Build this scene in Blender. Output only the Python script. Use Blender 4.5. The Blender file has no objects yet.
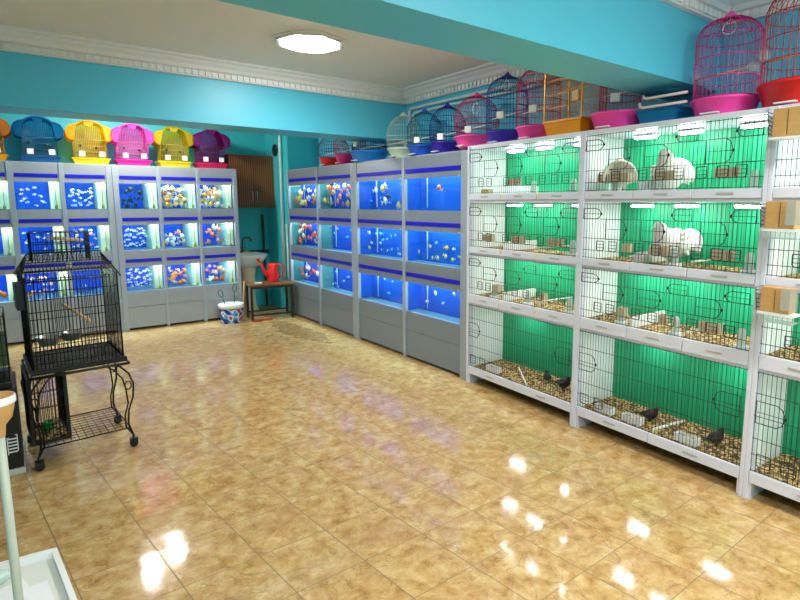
import bpy, bmesh, math, random
from mathutils import Vector, Matrix
random.seed(7)
PI = math.pi
C = bpy.context.scene
col = C.collection

# ------------------------------------------------------------ camera, world, exposure
PITCH, YAW, H = math.radians(7.845), math.radians(38.138), 1.6
cam_d = bpy.data.cameras.new('camera'); cam = bpy.data.objects.new('camera', cam_d); col.objects.link(cam)
cam.location = (0, 0, H); cam.rotation_euler = (PI/2 - PITCH, 0, -YAW)
cam_d.sensor_fit = 'HORIZONTAL'; cam_d.sensor_width = 36.0; cam_d.lens = 540.0/800*36
cam_d.shift_x = -36.0/800; cam_d.shift_y = -22.6/800
cam_d.clip_start = 0.02
C.camera = cam
w = bpy.data.worlds.new('world'); C.world = w; w.use_nodes = True
w.node_tree.nodes['Background'].inputs[0].default_value = (0.75, 0.85, 1, 1)
w.node_tree.nodes['Background'].inputs[1].default_value = 0.3
C.view_settings.view_transform = 'Standard'; C.view_settings.look = 'None'
C.view_settings.exposure = 0.0; C.view_settings.gamma = 1.0; C.view_settings.use_curve_mapping = False

LAMP_ROOM = 96.0
LAMP_NEAR = 175.0
LAMP_SPOT = 900.0      # emission strengths of the shop's own lamps
LAMP_TANK = 52.0
LAMP_CAGE = 54.0

# ------------------------------------------------------------ materials
def lin(c):
    return tuple(((v/255)/12.92 if v/255 <= 0.04045 else ((v/255+0.055)/1.055)**2.4) for v in c) + (1,)
MATS = {}
def mat(name, rgb, rough=0.5, metal=0.0, spec=0.5, coat=0.0, noise=0.0, nscale=8.0, bump=0.0, bscale=60.0):
    if name in MATS: return MATS[name]
    m = bpy.data.materials.new(name); m.use_nodes = True; nt = m.node_tree
    b = nt.nodes['Principled BSDF']; c = lin(rgb)
    b.inputs['Base Color'].default_value = c; b.inputs['Roughness'].default_value = rough
    b.inputs['Metallic'].default_value = metal; b.inputs['Specular IOR Level'].default_value = spec
    b.inputs['Coat Weight'].default_value = coat
    tc = nt.nodes.new('ShaderNodeTexCoord')
    if noise > 0:
        n = nt.nodes.new('ShaderNodeTexNoise'); n.inputs['Scale'].default_value = nscale; n.inputs['Detail'].default_value = 4
        nt.links.new(tc.outputs['Object'], n.inputs['Vector'])
        mx = nt.nodes.new('ShaderNodeMixRGB'); mx.inputs[1].default_value = tuple(v*(1-noise) for v in c[:3])+(1,)
        mx.inputs[2].default_value = tuple(min(1, v*(1+noise)) for v in c[:3])+(1,)
        nt.links.new(n.outputs['Fac'], mx.inputs[0]); nt.links.new(mx.outputs[0], b.inputs['Base Color'])
    if bump > 0:
        n = nt.nodes.new('ShaderNodeTexNoise'); n.inputs['Scale'].default_value = bscale
        nt.links.new(tc.outputs['Object'], n.inputs['Vector'])
        bp = nt.nodes.new('ShaderNodeBump'); bp.inputs['Strength'].default_value = bump; bp.inputs['Distance'].default_value = 0.01
        nt.links.new(n.outputs['Fac'], bp.inputs['Height']); nt.links.new(bp.outputs[0], b.inputs['Normal'])
    MATS[name] = m; return m
def striped(name, rgb1, rgb2, scale, axis='Z', rough=0.4, metal=0.0, sharp=False, bump=0.0):
    m = mat(name, rgb1, rough, metal); nt = m.node_tree; b = nt.nodes['Principled BSDF']
    tc = nt.nodes.new('ShaderNodeTexCoord'); wv = nt.nodes.new('ShaderNodeTexWave')
    wv.bands_direction = axis; wv.inputs['Scale'].default_value = scale
    nt.links.new(tc.outputs['Object'], wv.inputs['Vector'])
    mx = nt.nodes.new('ShaderNodeMixRGB'); mx.inputs[1].default_value = lin(rgb1); mx.inputs[2].default_value = lin(rgb2)
    nt.links.new(wv.outputs['Fac'], mx.inputs[0]); nt.links.new(mx.outputs[0], b.inputs['Base Color'])
    if bump > 0:
        bp = nt.nodes.new('ShaderNodeBump'); bp.inputs['Strength'].default_value = bump; bp.inputs['Distance'].default_value = 0.004
        nt.links.new(wv.outputs['Fac'], bp.inputs['Height']); nt.links.new(bp.outputs[0], b.inputs['Normal'])
    return m
def glow(name, rgb, strength):
    if name in MATS: return MATS[name]
    m = bpy.data.materials.new(name); m.use_nodes = True; nt = m.node_tree; nt.nodes.clear()
    e = nt.nodes.new('ShaderNodeEmission'); e.inputs[0].default_value = lin(rgb); e.inputs[1].default_value = strength
    o = nt.nodes.new('ShaderNodeOutputMaterial'); nt.links.new(e.outputs[0], o.inputs[0]); MATS[name] = m; return m
def clear(name, rgb, opac=0.1, gloss=0.06, rough=0.03):
    """clear sheet: mostly lets light through, tinted, with a faint reflection"""
    if name in MATS: return MATS[name]
    m = bpy.data.materials.new(name); m.use_nodes = True; nt = m.node_tree; nt.nodes.clear()
    t = nt.nodes.new('ShaderNodeBsdfTransparent'); t.inputs[0].default_value = lin(rgb)
    d = nt.nodes.new('ShaderNodeBsdfDiffuse'); d.inputs[0].default_value = lin(rgb)
    g = nt.nodes.new('ShaderNodeBsdfGlossy'); g.inputs['Roughness'].default_value = rough
    m1 = nt.nodes.new('ShaderNodeMixShader'); m1.inputs[0].default_value = opac
    m2 = nt.nodes.new('ShaderNodeMixShader'); m2.inputs[0].default_value = gloss
    o = nt.nodes.new('ShaderNodeOutputMaterial')
    nt.links.new(t.outputs[0], m1.inputs[1]); nt.links.new(d.outputs[0], m1.inputs[2])
    nt.links.new(m1.outputs[0], m2.inputs[1]); nt.links.new(g.outputs[0], m2.inputs[2]); nt.links.new(m2.outputs[0], o.inputs[0])
    MATS[name] = m; return m
def speckle(name, cols, scale=60, rough=0.9):
    m = mat(name, cols[0], rough); nt = m.node_tree; b = nt.nodes['Principled BSDF']
    tc = nt.nodes.new('ShaderNodeTexCoord'); v = nt.nodes.new('ShaderNodeTexVoronoi'); v.inputs['Scale'].default_value = scale
    nt.links.new(tc.outputs['Object'], v.inputs['Vector'])
    r = nt.nodes.new('ShaderNodeValToRGB'); r.color_ramp.interpolation = 'CONSTANT'
    n = len(cols)
    r.color_ramp.elements[0].color = lin(cols[0]); r.color_ramp.elements[1].color = lin(cols[1]); r.color_ramp.elements[1].position = 1/n
    for i in range(2, n):
        e = r.color_ramp.elements.new(i/n); e.color = lin(cols[i])
    sp = nt.nodes.new('ShaderNodeSeparateColor'); nt.links.new(v.outputs['Color'], sp.inputs[0])
    nt.links.new(sp.outputs[0], r.inputs[0]); nt.links.new(r.outputs[0], b.inputs['Base Color']); return m

def floor_mat():
    m = bpy.data.materials.new('marble_tile'); m.use_nodes = True; nt = m.node_tree; N = nt.nodes.new; L = nt.links.new
    b = nt.nodes['Principled BSDF']; tc = N('ShaderNodeTexCoord'); sep = N('ShaderNodeSeparateXYZ'); L(tc.outputs['Object'], sep.inputs[0])
    def mth(op, a, b2=None, c=None):
        n = N('ShaderNodeMath'); n.operation = op
        for i, v in enumerate((a, b2, c)):
            if v is None: continue
            if isinstance(v, (int, float)): n.inputs[i].default_value = v
            else: L(v, n.inputs[i])
        return n.outputs[0]
    # joint families as the tiles are laid: slightly off the room's axes
    u = mth('MULTIPLY_ADD', sep.outputs[1], 0.110, sep.outputs[0]); u = mth('SUBTRACT', u, 0.422+0.275); u = mth('DIVIDE', u, 0.325)
    v = mth('SUBTRACT', sep.outputs[1], 1.633); v = mth('DIVIDE', v, 0.327)
    fu = mth('ABSOLUTE', mth('SUBTRACT', mth('FRACT', mth('ADD', u, 0.5)), 0.5))
    fv = mth('ABSOLUTE', mth('SUBTRACT', mth('FRACT', mth('ADD', v, 0.5)), 0.5))
    joint = mth('MAXIMUM', mth('LESS_THAN', fu, 0.0075), mth('LESS_THAN', fv, 0.0060))
    cu, cv = mth('FLOOR', u), mth('FLOOR', v)
    cmb = N('ShaderNodeCombineXYZ'); L(cu, cmb.inputs[0]); L(cv, cmb.inputs[1])
    wn = N('ShaderNodeTexWhiteNoise'); wn.noise_dimensions = '2D'; L(cmb.outputs[0], wn.inputs['Vector'])
    sc = N('ShaderNodeVectorMath'); sc.operation = 'SCALE'; sc.inputs[3].default_value = 0.35; L(wn.outputs['Color'], sc.inputs[0])
    ad = N('ShaderNodeVectorMath'); ad.operation = 'ADD'; L(tc.outputs['Object'], ad.inputs[0]); L(sc.outputs[0], ad.inputs[1])
    n1 = N('ShaderNodeTexNoise'); n1.inputs['Scale'].default_value = 12; n1.inputs['Detail'].default_value = 8; n1.inputs['Roughness'].default_value = 0.68; n1.inputs['Distortion'].default_value = 0.25
    L(ad.outputs[0], n1.inputs['Vector'])
    r = N('ShaderNodeValToRGB'); e = r.color_ramp.elements
    e[0].position = 0.30; e[0].color = lin((156, 118, 70)); e[1].position = 0.70; e[1].color = lin((222, 197, 146))
    a = e.new(0.42); a.color = lin((188, 150, 92)); a = e.new(0.52); a.color = lin((202, 167, 112))
    L(n1.outputs['Fac'], r.inputs[0])
    n2 = N('ShaderNodeTexNoise'); n2.inputs['Scale'].default_value = 7; n2.inputs['Detail'].default_value = 8; n2.inputs['Distortion'].default_value = 0.8
    L(ad.outputs[0], n2.inputs['Vector'])
    vein = mth('LESS_THAN', mth('ABSOLUTE', mth('SUBTRACT', n2.outputs['Fac'], 0.5)), 0.008)
    mx = N('ShaderNodeMixRGB'); L(mth('MULTIPLY', vein, 0.35), mx.inputs[0]); L(r.outputs[0], mx.inputs[1]); mx.inputs[2].default_value = lin((120, 78, 40))
    n3 = N('ShaderNodeTexNoise'); n3.inputs['Scale'].default_value = 3.5; n3.inputs['Detail'].default_value = 5; L(ad.outputs[0], n3.inputs['Vector'])
    rr = N('ShaderNodeValToRGB'); rr.color_ramp.elements[0].position = 0.55; rr.color_ramp.elements[1].position = 0.75
    rr.color_ramp.elements[1].color = (0.45, 0.45, 0.45, 1); L(n3.outputs['Fac'], rr.inputs[0])
    mp = N('ShaderNodeMixRGB'); L(rr.outputs[0], mp.inputs[0]); L(mx.outputs[0], mp.inputs[1]); mp.inputs[2].default_value = lin((168, 116, 84))
    mj = N('ShaderNodeMixRGB'); L(mth('MULTIPLY', joint, 0.95), mj.inputs[0]); L(mp.outputs[0], mj.inputs[1]); mj.inputs[2].default_value = lin((128, 104, 66))
    # brown water stain near the sink
    vs = N('ShaderNodeVectorMath'); vs.operation = 'SUBTRACT'; L(tc.outputs['Object'], vs.inputs[0]); vs.inputs[1].default_value = (2.75, 6.3, 0)
    vm = N('ShaderNodeVectorMath'); vm.operation = 'MULTIPLY'; L(vs.outputs[0], vm.inputs[0]); vm.inputs[1].default_value = (4.2, 1.1, 1)
    ln = N('ShaderNodeVectorMath'); ln.operation = 'LENGTH'; L(vm.outputs[0], ln.inputs[0])
    st = mth('MULTIPLY', mth('LESS_THAN', mth('ADD', ln.outputs['Value'], mth('MULTIPLY', n2.outputs['Fac'], 1.6)), 1.55), 0.45)
    ms = N('ShaderNodeMixRGB'); L(st, ms.inputs[0]); L(mj.outputs[0], ms.inputs[1]); ms.inputs[2].default_value = lin((96, 56, 20))
    L(ms.outputs[0], b.inputs['Base Color'])
    rg = mth('MULTIPLY_ADD', n3.outputs['Fac'], 0.08, 0.045); L(mth('MAXIMUM', rg, mth('MULTIPLY', joint, 0.6)), b.inputs['Roughness'])
    b.inputs['Specular IOR Level'].default_value = 0.55
    n4 = N('ShaderNodeTexNoise'); n4.inputs['Scale'].default_value = 7; L(tc.outputs['Object'], n4.inputs['Vector'])
    bp = N('ShaderNodeBump'); bp.inputs['Strength'].default_value = 0.05; bp.inputs['Distance'].default_value = 0.02
    L(n4.outputs['Fac'], bp.inputs['Height']); L(bp.outputs[0], b.inputs['Normal'])
    return m

M_floor = floor_mat()
M_teal = mat('turquoise_paint', (86, 197, 226), 0.42, noise=0.06, nscale=1.2)
M_teal_dark = mat('alcove_turquoise_paint', (60, 198, 208), 0.5, noise=0.10, nscale=1.5)
M_ceil = mat('ceiling_paint', (234, 232, 224), 0.7, noise=0.05, nscale=0.8)
M_corn = mat('cornice_plaster', (236, 238, 236), 0.6)
M_post = mat('rack_grey', (166, 177, 187), 0.35, 0.2)
M_panel = striped('brushed_grey_panel', (146, 154, 162), (178, 184, 190), 26, 'Z', 0.38, 0.3)
M_panelr = striped('fluted_grey_panel', (122, 132, 144), (150, 160, 170), 30, 'DIAGONAL', 0.38, 0.3, bump=0.3)
M_stripe = mat('blue_strip', (22, 14, 196), 0.35)
M_tankblue = mat('tank_blue_backing', (6, 84, 236), 0.6)
M_tankblue3 = mat('deep_blue_backing', (2, 70, 186), 0.6)
M_tankblue2 = mat('bright_blue_backing', (0, 88, 190), 0.6)
M_tankwhite = mat('filter_white', (240, 244, 214), 0.5)
M_tankteal = mat('tank_side_teal', (96, 150, 136), 0.5)
M_glass = clear('tank_glass', (246, 252, 252), 0.0, 0.03)
M_water = clear('tank_water', (226, 242, 252), 0.0, 0.02)
M_white = mat('white_lacquer', (226, 228, 242), 0.35)
M_whitein = striped('white_ribbed_panel', (236, 244, 242), (250, 254, 252), 9, 'Y', 0.5)
M_green = striped('green_ribbed_shadow_panel', (10, 146, 96), (34, 178, 124), 9, 'X', 0.45, bump=0.2)  # tone stripes stand for the wires' shadows, painted into the ribbed green
M_wire = mat('dark_wire', (44, 40, 38), 0.4, 0.6)
M_wirewh = mat('cream_plastic', (206, 190, 160), 0.5)
M_black = mat('black_metal', (18, 18, 20), 0.4, 0.4)
M_blackpl = mat('black_plastic', (14, 14, 16), 0.35)
M_litter = speckle('seed_litter', [(92, 70, 40), (178, 150, 92), (58, 42, 26), (206, 182, 124), (128, 96, 54)], 70)
M_frost = clear('frosted_plastic', (232, 244, 238), 0.55, 0.05, 0.3)
M_bottlewh = mat('white_plastic', (238, 240, 240), 0.35)
M_tan = mat('nest_box_wood', (196, 152, 92), 0.7, noise=0.2, nscale=60)
M_clearpl = clear('clear_plastic', (240, 246, 244), 0.22, 0.08, 0.1)
M_grey = mat('grey_metal', (190, 190, 190), 0.3, 0.7)
M_yel = mat('yellow_sticker', (240, 224, 60), 0.5)
M_tube = glow('white_strip_glow', (255, 255, 255), LAMP_CAGE)
M_tanktube = glow('tank_lamp_glow', (240, 255, 246), LAMP_TANK)
M_tanktube2 = glow('back_tank_lamp_glow', (244, 255, 246), LAMP_TANK*1.7)
M_roomglow = glow('ceiling_lamp_glow', (255, 252, 244), LAMP_ROOM)
M_wood = striped('dark_walnut', (84, 42, 16), (156, 96, 48), 10, 'X', 0.4)
M_perch = mat('pale_wood', (214, 176, 128), 0.6)
M_feather = mat('white_feather', (244, 242, 234), 0.8, bump=0.5, bscale=40)
M_feather2 = mat('cream_brown_feather', (232, 226, 208), 0.8, noise=0.3, nscale=14, bump=0.5)
M_darkbird = mat('black_feather', (24, 22, 22), 0.7)

# ------------------------------------------------------------ mesh helpers
class MB:
    def __init__(s): s.v = []; s.f = []; s.sm = []
    def add(s, vs, fs, smooth=False):
        o = len(s.v); s.v += [tuple(p) for p in vs]; s.f += [tuple(i+o for i in f) for f in fs]; s.sm += [smooth]*len(fs); return s
    def box(s, x0, x1, y0, y1, z0, z1):
        vs = [(x0,y0,z0),(x1,y0,z0),(x1,y1,z0),(x0,y1,z0),(x0,y0,z1),(x1,y0,z1),(x1,y1,z1),(x0,y1,z1)]
        return s.add(vs, [(0,3,2,1),(4,5,6,7),(0,1,5,4),(1,2,6,5),(2,3,7,6),(3,0,4,7)])
    def bbox(s, x0, x1, y0, y1, z0, z1, b=0.004):
        bm = bmesh.new(); bmesh.ops.create_cube(bm, size=1)
        for v in bm.verts: v.co = Vector(((x0+x1)/2+v.co.x*(x1-x0), (y0+y1)/2+v.co.y*(y1-y0), (z0+z1)/2+v.co.z*(z1-z0)))
        b = min(b, 0.45*min(x1-x0, y1-y0, z1-z0))
        bmesh.ops.bevel(bm, geom=bm.edges[:], offset=b, segments=2, affect='EDGES', profile=0.6)
        bm.verts.index_update(); s.add([v.co[:] for v in bm.verts], [[v.index for v in f.verts] for f in bm.faces]); bm.free(); return s
    def tube(s, pts, r, n=6, closed=False, caps=True, r2=None):
        P = [Vector(p) for p in pts]; m = len(P); rings = []
        t0 = (P[1]-P[0]).normalized(); a = Vector((0,0,1)) if abs(t0.z) < 0.9 else Vector((1,0,0)); nx = t0.cross(a).normalized()
        vs = []
        for i, p in enumerate(P):
            if closed: t = (P[(i+1)%m]-P[i-1])
            else: t = P[min(i+1,m-1)]-P[max(i-1,0)]
            t = t.normalized() if t.length > 1e-9 else t0
            nx = (nx - t*nx.dot(t)); nx = nx.normalized() if nx.length > 1e-6 else t.orthogonal().normalized()
            ny = t.cross(nx); rr = r if r2 is None else r+(r2-r)*i/(m-1)
            if callable(r): rr = r(i/(m-1))
            for k in range(n):
                an = 2*PI*k/n; vs.append(p+nx*math.cos(an)*rr+ny*math.sin(an)*rr)
        fs = []
        for i in range(m if closed else m-1):
            j = (i+1) % m
            for k in range(n): fs.append((i*n+k, i*n+(k+1)%n, j*n+(k+1)%n, j*n+k))
        if caps and not closed: fs += [tuple(range(n))[::-1], tuple((m-1)*n+k for k in range(n))]
        return s.add(vs, fs, True)
    def rod(s, a, b, r, n=4): return s.tube([a, b], r, n)
    def lathe(s, prof, n=24, cx=0, cy=0, sx=1, sy=1, cap0=False, cap1=False):
        vs = []; fs = []
        for (r, z) in prof:
            for k in range(n):
                a = 2*PI*k/n; vs.append((cx+r*math.cos(a)*sx, cy+r*math.sin(a)*sy, z))
        for i in range(len(prof)-1):
            for k in range(n): fs.append((i*n+k, i*n+(k+1)%n, (i+1)*n+(k+1)%n, (i+1)*n+k))
        if cap0: fs.append(tuple(range(n))[::-1])
        if cap1: fs.append(tuple((len(prof)-1)*n+k for k in range(n)))
        return s.add(vs, fs, True)
    def prism(s, outline, y0, y1):
        """closed outline in x,z pushed from y0 to y1"""
        n = len(outline); vs = [(x, y0, z) for x, z in outline]+[(x, y1, z) for x, z in outline]
        fs = [tuple(range(n)), tuple(range(2*n-1, n-1, -1))]+[(i, i+n, (i+1)%n+n, (i+1)%n) for i in range(n)]
        return s.add(vs, fs)
    def slab(s, outline, z0, z1):
        n = len(outline); vs = [(x, y, z0) for x, y in outline]+[(x, y, z1) for x, y in outline]
        fs = [tuple(range(n))[::-1], tuple(range(n, 2*n))]+[(i, (i+1)%n, (i+1)%n+n, i+n) for i in range(n)]
        return s.add(vs, fs)
    def build(s, name, m, parent=None):
        me = bpy.data.meshes.new(name); me.from_pydata(s.v, [], s.f); me.materials.append(m)
        me.polygons.foreach_set('use_smooth', s.sm); me.update()
        bm = bmesh.new(); bm.from_mesh(me); bmesh.ops.recalc_face_normals(bm, faces=bm.faces); bm.to_mesh(me); bm.free()
        o = bpy.data.objects.new(name, me); col.objects.link(o)
        if parent is not None: o.parent = parent
        return o
def tag(o, label, cat, group=None, kind=None):
    o['label'] = label; o['category'] = cat
    if group: o['group'] = group
    if kind: o['kind'] = kind
    return o
def thing(name, label, cat, loc=(0,0,0), rz=0, group=None):
    o = bpy.data.objects.new(name, None); col.objects.link(o); o.location = loc; o.rotation_euler = (0, 0, rz)
    o.empty_display_size = 0.05
    return tag(o, label, cat, group)
def structure(mb, name, m):
    o = mb.build(name, m); o['kind'] = 'structure'; return o
def arc(cx, cy, r, a0, a1, n): return [(cx+r*math.cos(math.radians(a0+(a1-a0)*i/n)), cy+r*math.sin(math.radians(a0+(a1-a0)*i/n))) for i in range(n+1)]

# ------------------------------------------------------------ the room
WX = 3.6; ZC = 2.83; B1 = (1.69, 2.045); B2 = (5.13, 5.55); BZ = 2.30; XL = -2.6; YB = 8.28; YF = -2.6
structure(MB().box(XL, WX+0.2, YF, YB+0.2, -0.1, 0), 'floor', M_floor)
structure(MB().box(XL, WX+0.2, YF, YB+0.2, ZC, ZC+0.1), 'ceiling', M_ceil)
structure(MB().box(WX, WX+0.15, YF, 7.33, 0, ZC), 'wall_right', M_teal)
structure(MB().box(3.165, WX+0.15, 7.42, YB, 0, ZC), 'wall_alcove', M_teal_dark)
structure(MB().box(XL, WX+0.15, YB, YB+0.15, 0, ZC), 'wall_back', M_teal_dark)
structure(MB().box(XL-0.15, XL, YF, YB, 0, ZC), 'wall_left', M_teal)
structure(MB().box(XL, WX, YF-0.15, YF, 0, ZC), 'wall_front', M_teal)
structure(MB().box(XL, WX, B1[0], B1[1], BZ, ZC), 'trim_1', M_teal)
structure(MB().box(XL, WX, B2[0], B2[1], BZ, ZC), 'trim_2', M_teal)
def cornice(name, a, b, inward):
    """stepped plaster cornice with a row of dentils, from a to b; inward = unit vector away from the wall"""
    a = Vector((a[0], a[1], 0)); b = Vector((b[0], b[1], 0)); d = (b-a); Ln = d.length; d.normalize(); n = Vector((inward[0], inward[1], 0))
    prof = [(0, 2.685), (0.035, 2.685), (0.035, 2.735), (0.06, 2.745), (0.075, 2.77), (0.105, 2.79), (0.115, 2.805), (0.15, 2.812), (0.15, ZC), (0, ZC)]
    m = MB(); k = len(prof); vs = []
    for base in (a, b):
        for (o_, z) in prof: vs.append(base+n*o_+Vector((0,0,z)))
    m.add(vs, [(i, (i+1)%k, (i+1)%k+k, i+k) for i in range(k)]+[tuple(range(k)), tuple(range(2*k-1, k-1, -1))])
    t = 0.03
    while t < Ln-0.05:
        p = a+d*t; q = a+d*(t+0.034)
        vs = []
        for z in (2.693, 2.733):
            for P_, o_ in ((p, 0.034), (q, 0.034), (q, 0.052), (p, 0.052)): vs.append(P_+n*o_+Vector((0,0,z)))
        m.add(vs, [(0,1,2,3), (4,5,6,7), (0,1,5,4), (1,2,6,5), (2,3,7,6), (3,0,4,7)]); t += 0.055
    o = m.build(name, M_corn); o['kind'] = 'structure'
cornice('trim_3', (XL, B2[0]), (WX, B2[0]), (0, -1))
cornice('trim_4', (WX, B2[0]), (WX, B1[1]), (-1, 0))
cornice('trim_5', (WX, B1[1]), (XL, B1[1]), (0, 1))
cornice('trim_6', (XL, B1[0]), (WX, B1[0]), (0, -1))
cornice('trim_7', (WX, B1[0]), (WX, YF), (-1, 0))

# ------------------------------------------------------------ ceiling lamps
def ceiling_lamp(x, y, label, rz=0.3, gl=None):
    t = thing('ceiling_lamp', label, 'ceiling lamp', (x, y, ZC), rz)
    def ring(r): return [(r*math.cos(PI/8+k*PI/4), r*math.sin(PI/8+k*PI/4)) for k in range(8)]
    m = MB()
    for (ra, rb, z0, z1) in ((0.30, 0.275, -0.012, 0), (0.262, 0.235, -0.022, 0)):
        A, B = ring(ra), ring(rb)
        for k in range(8):
            j = (k+1) % 8; m.add([(*A[k], z0), (*A[j], z0), (*B[j], z0), (*B[k], z0), (*A[k], z1), (*A[j], z1), (*B[j], z1), (*B[k], z1)], [(0,1,2,3), (4,5,6,7), (0,1,5,4), (2,3,7,6), (1,2,6,5), (3,0,4,7)])
    m.build('frame', M_corn, t)
    MB().lathe([(.225, -.001), (.225, -.018), (.19, -.034), (.12, -.045), (.02, -.05)], 8, cap1=True).build('diffuser', gl or M_roomglow, t)
    MB().lathe([(0.03, -0.0505), (0.03, -0.062), (0.02, -0.074), (0.004, -0.077)], 16, cap1=True).build('finial', M_corn, t)
    return t
ceiling_lamp(1.93, 4.03, 'lit octagonal ceiling lamp on the white ceiling between the two beams')
for x_, y_, lb in ((1.0, 6.85, 'left of two small round lit lamps on the alcove ceiling'), (1.32, 7.08, 'right of two small round lit lamps on the alcove ceiling')):
    t = thing('round_lamp', lb, 'ceiling lamp', (x_, y_, ZC)); MB().lathe([(.12, -.001), (.12, -.02), (.10, -.024)], 24).build('frame', M_corn, t)
    MB().lathe([(.05, -.0205), (.05, -.03), (.042, -.045), (.02, -.052), (.002, -.054)], 20).build('globe', glow('alcove_lamp_glow', (255, 252, 244), LAMP_SPOT), t)
ceiling_lamp(2.3, -0.3, 'lit octagonal ceiling lamp in the near bay by the cage racks', gl=glow('near_lamp_glow', (255, 252, 246), LAMP_NEAR))
ceiling_lamp(0.2, -0.6, 'lit octagonal ceiling lamp in the near bay, farther from the cage racks', gl=MATS['near_lamp_glow'])

# ------------------------------------------------------------ fish
def fish_mesh(name, m, L=0.05, hgt=0.45, wid=0.24, tail=0.3, belly=0.0):
    """a fish along +x, head at +x"""
    b = MB(); st = [(-0.5, .04), (-0.38, .12), (-0.2, .34), (0.0, .48), (0.2, .5), (0.36, .38), (0.46, .2), (0.5, .05)]; n = 8; vs = []
    for x, r in st:
        for k in range(n):
            a = 2*PI*k/n; vs.append((x*L*0.7+0.12*L, math.cos(a)*r*wid*L*1.2, math.sin(a)*r*hgt*L*1.4))
    fs = [(i*n+k, i*n+(k+1)%n, (i+1)*n+(k+1)%n, (i+1)*n+k) for i in range(len(st)-1) for k in range(n)]+[tuple(range(n)), tuple((len(st)-1)*n+k for k in range(n))]
    b.add(vs, fs, True); x0 = -0.22*L; t = tail*L; th = 0.006*L+0.0004
    b.prism([(x0, 0.03*L), (x0-t*0.6, 0.24*L), (x0-t, 0.3*L), (x0-t*0.7, 0), (x0-t, -0.3*L), (x0-t*0.6, -0.2*L), (x0, -0.03*L)], -th, th)
    hh = hgt*L*0.68
    b.prism([(0.28*L, hh*0.85), (0.1*L, hh*1.4), (-0.08*L, hh*1.25), (-0.06*L, hh*0.7)], -th, th)
    b.prism([(0.12*L, -hh*0.85), (0.0, -hh*1.3), (-0.06*L, -hh*0.7)], -th, th)
    me = bpy.data.meshes.new(name); me.from_pydata(b.v, [], b.f); me.materials.append(m); me.polygons.foreach_set('use_smooth', b.sm); me.update()
    return me
F_white = fish_mesh('small_fish', mat('pearl_fish', (240, 232, 226), 0.35), 0.044, 0.34)
F_pink = fish_mesh('small_fish', mat('pink_fish', (244, 170, 140), 0.35), 0.06, 0.4)
F_orange = fish_mesh('goldfish', mat('orange_fish', (246, 120, 30), 0.35), 0.085, 0.55, 0.34, 0.42)
F_gold = fish_mesh('goldfish', mat('golden_fish', (250, 184, 70), 0.35), 0.085, 0.6, 0.36, 0.42)
F_cream = fish_mesh('goldfish', mat('cream_fish', (248, 224, 196), 0.35), 0.085, 0.6, 0.36, 0.45)
F_red = fish_mesh('parrot_fish', mat('red_orange_fish', (240, 96, 52), 0.35), 0.075, 0.6, 0.34, 0.3)
F_black = fish_mesh('goldfish', mat('black_fish', (26, 24, 34), 0.4), 0.09, 0.5, 0.3, 0.4)
F_yellow = fish_mesh('cichlid', mat('yellow_fish', (240, 206, 40), 0.35), 0.06, 0.45)
F_blue = fish_mesh('small_fish', mat('pale_blue_fish', (120, 190, 226), 0.35), 0.05, 0.35)
def add_fish(name, me, loc, rz, ry, s, label, cat, group):
    o = bpy.data.objects.new(name, me); col.objects.link(o); o.location = loc; o.rotation_euler = (0, ry, rz); o.scale = (s, s, s)
    tag(o, label, cat, group)
def shoal(frame, x0, x1, y0, y1, z0, z1, kinds, where, zone='even', seed=0):
    """kinds = [(mesh, count, noun, category)]; spread them through the tank without touching"""
    rnd = random.Random(seed); used = []; (ox, oy), rz = frame; cs, sn = math.cos(rz), math.sin(rz)
    for me, cnt, noun, cat in kinds:
        for i in range(cnt):
            for tr in range(60):
                x = rnd.uniform(x0+.045, x1-.045); y = rnd.uniform(y0+.035, y1-.03)
                if zone == 'low': z = z0+.04+(z1-z0-.08)*rnd.random()**2.0
                elif zone == 'high': z = z1-.04-(z1-z0-.08)*rnd.random()**2.0
                elif zone == 'right': x = x1-.045-(x1-x0-.09)*rnd.random()**2; z = rnd.uniform(z0+.04, z1-.04)
                else: z = rnd.uniform(z0+.035, z1-.035)
                if all((x-u)**2+(y-v)**2+(z-w_)**2 > 0.062**2 for u, v, w_ in used): break
            else: continue
            used.append((x, y, z))
            add_fish(me.name, me, (ox+x*cs-y*sn, oy+x*sn+y*cs, z), rz+rnd.choice((0, PI))+rnd.uniform(-.5, .5), rnd.uniform(-.45, .45), rnd.uniform(.8, 1.1), '%s in %s' % (noun, where), cat, '%s in %s' % (noun.split(' with')[0], where))

# ------------------------------------------------------------ aquarium racks
STR = [1.93, 1.42, 0.905]              # top of each blue strip
WIN = [(1.535, 1.835), (1.02, 1.325), (0.505, 0.80)]
TIER = ['top row', 'middle row', 'bottom row']
def fascia(rack, x0, x1, mp):
    """grey panels with a blue strip above every window, and the kick panel below"""
    tops = [2.045, 1.525, 1.01]
    for k in range(3):
        z1 = tops[k]; z0 = WIN[k][1]+0.002; sz = STR[k]
        f = MB().box(x0, x1, 0.004, 0.02, z0, z1).build('fascia_panel', mp, rack)
        MB().bbox(x0+.012, x1-.012, -0.003, 0.006, sz-0.042, sz, 0.002).build('blue_strip', M_stripe, f)
        q = MB().box(x1-.045, x1-.02, 0.001, 0.005, z0+.004, z0+.012).build('sticker', M_yel, f)
    MB().box(x0, x1, 0.004, 0.02, 0.30, 0.495).build('kick_panel', mp, rack)
    MB().box(x0, x1, 0.006, 0.022, 0.03, 0.296).build('kick_panel', mp, rack)
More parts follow.
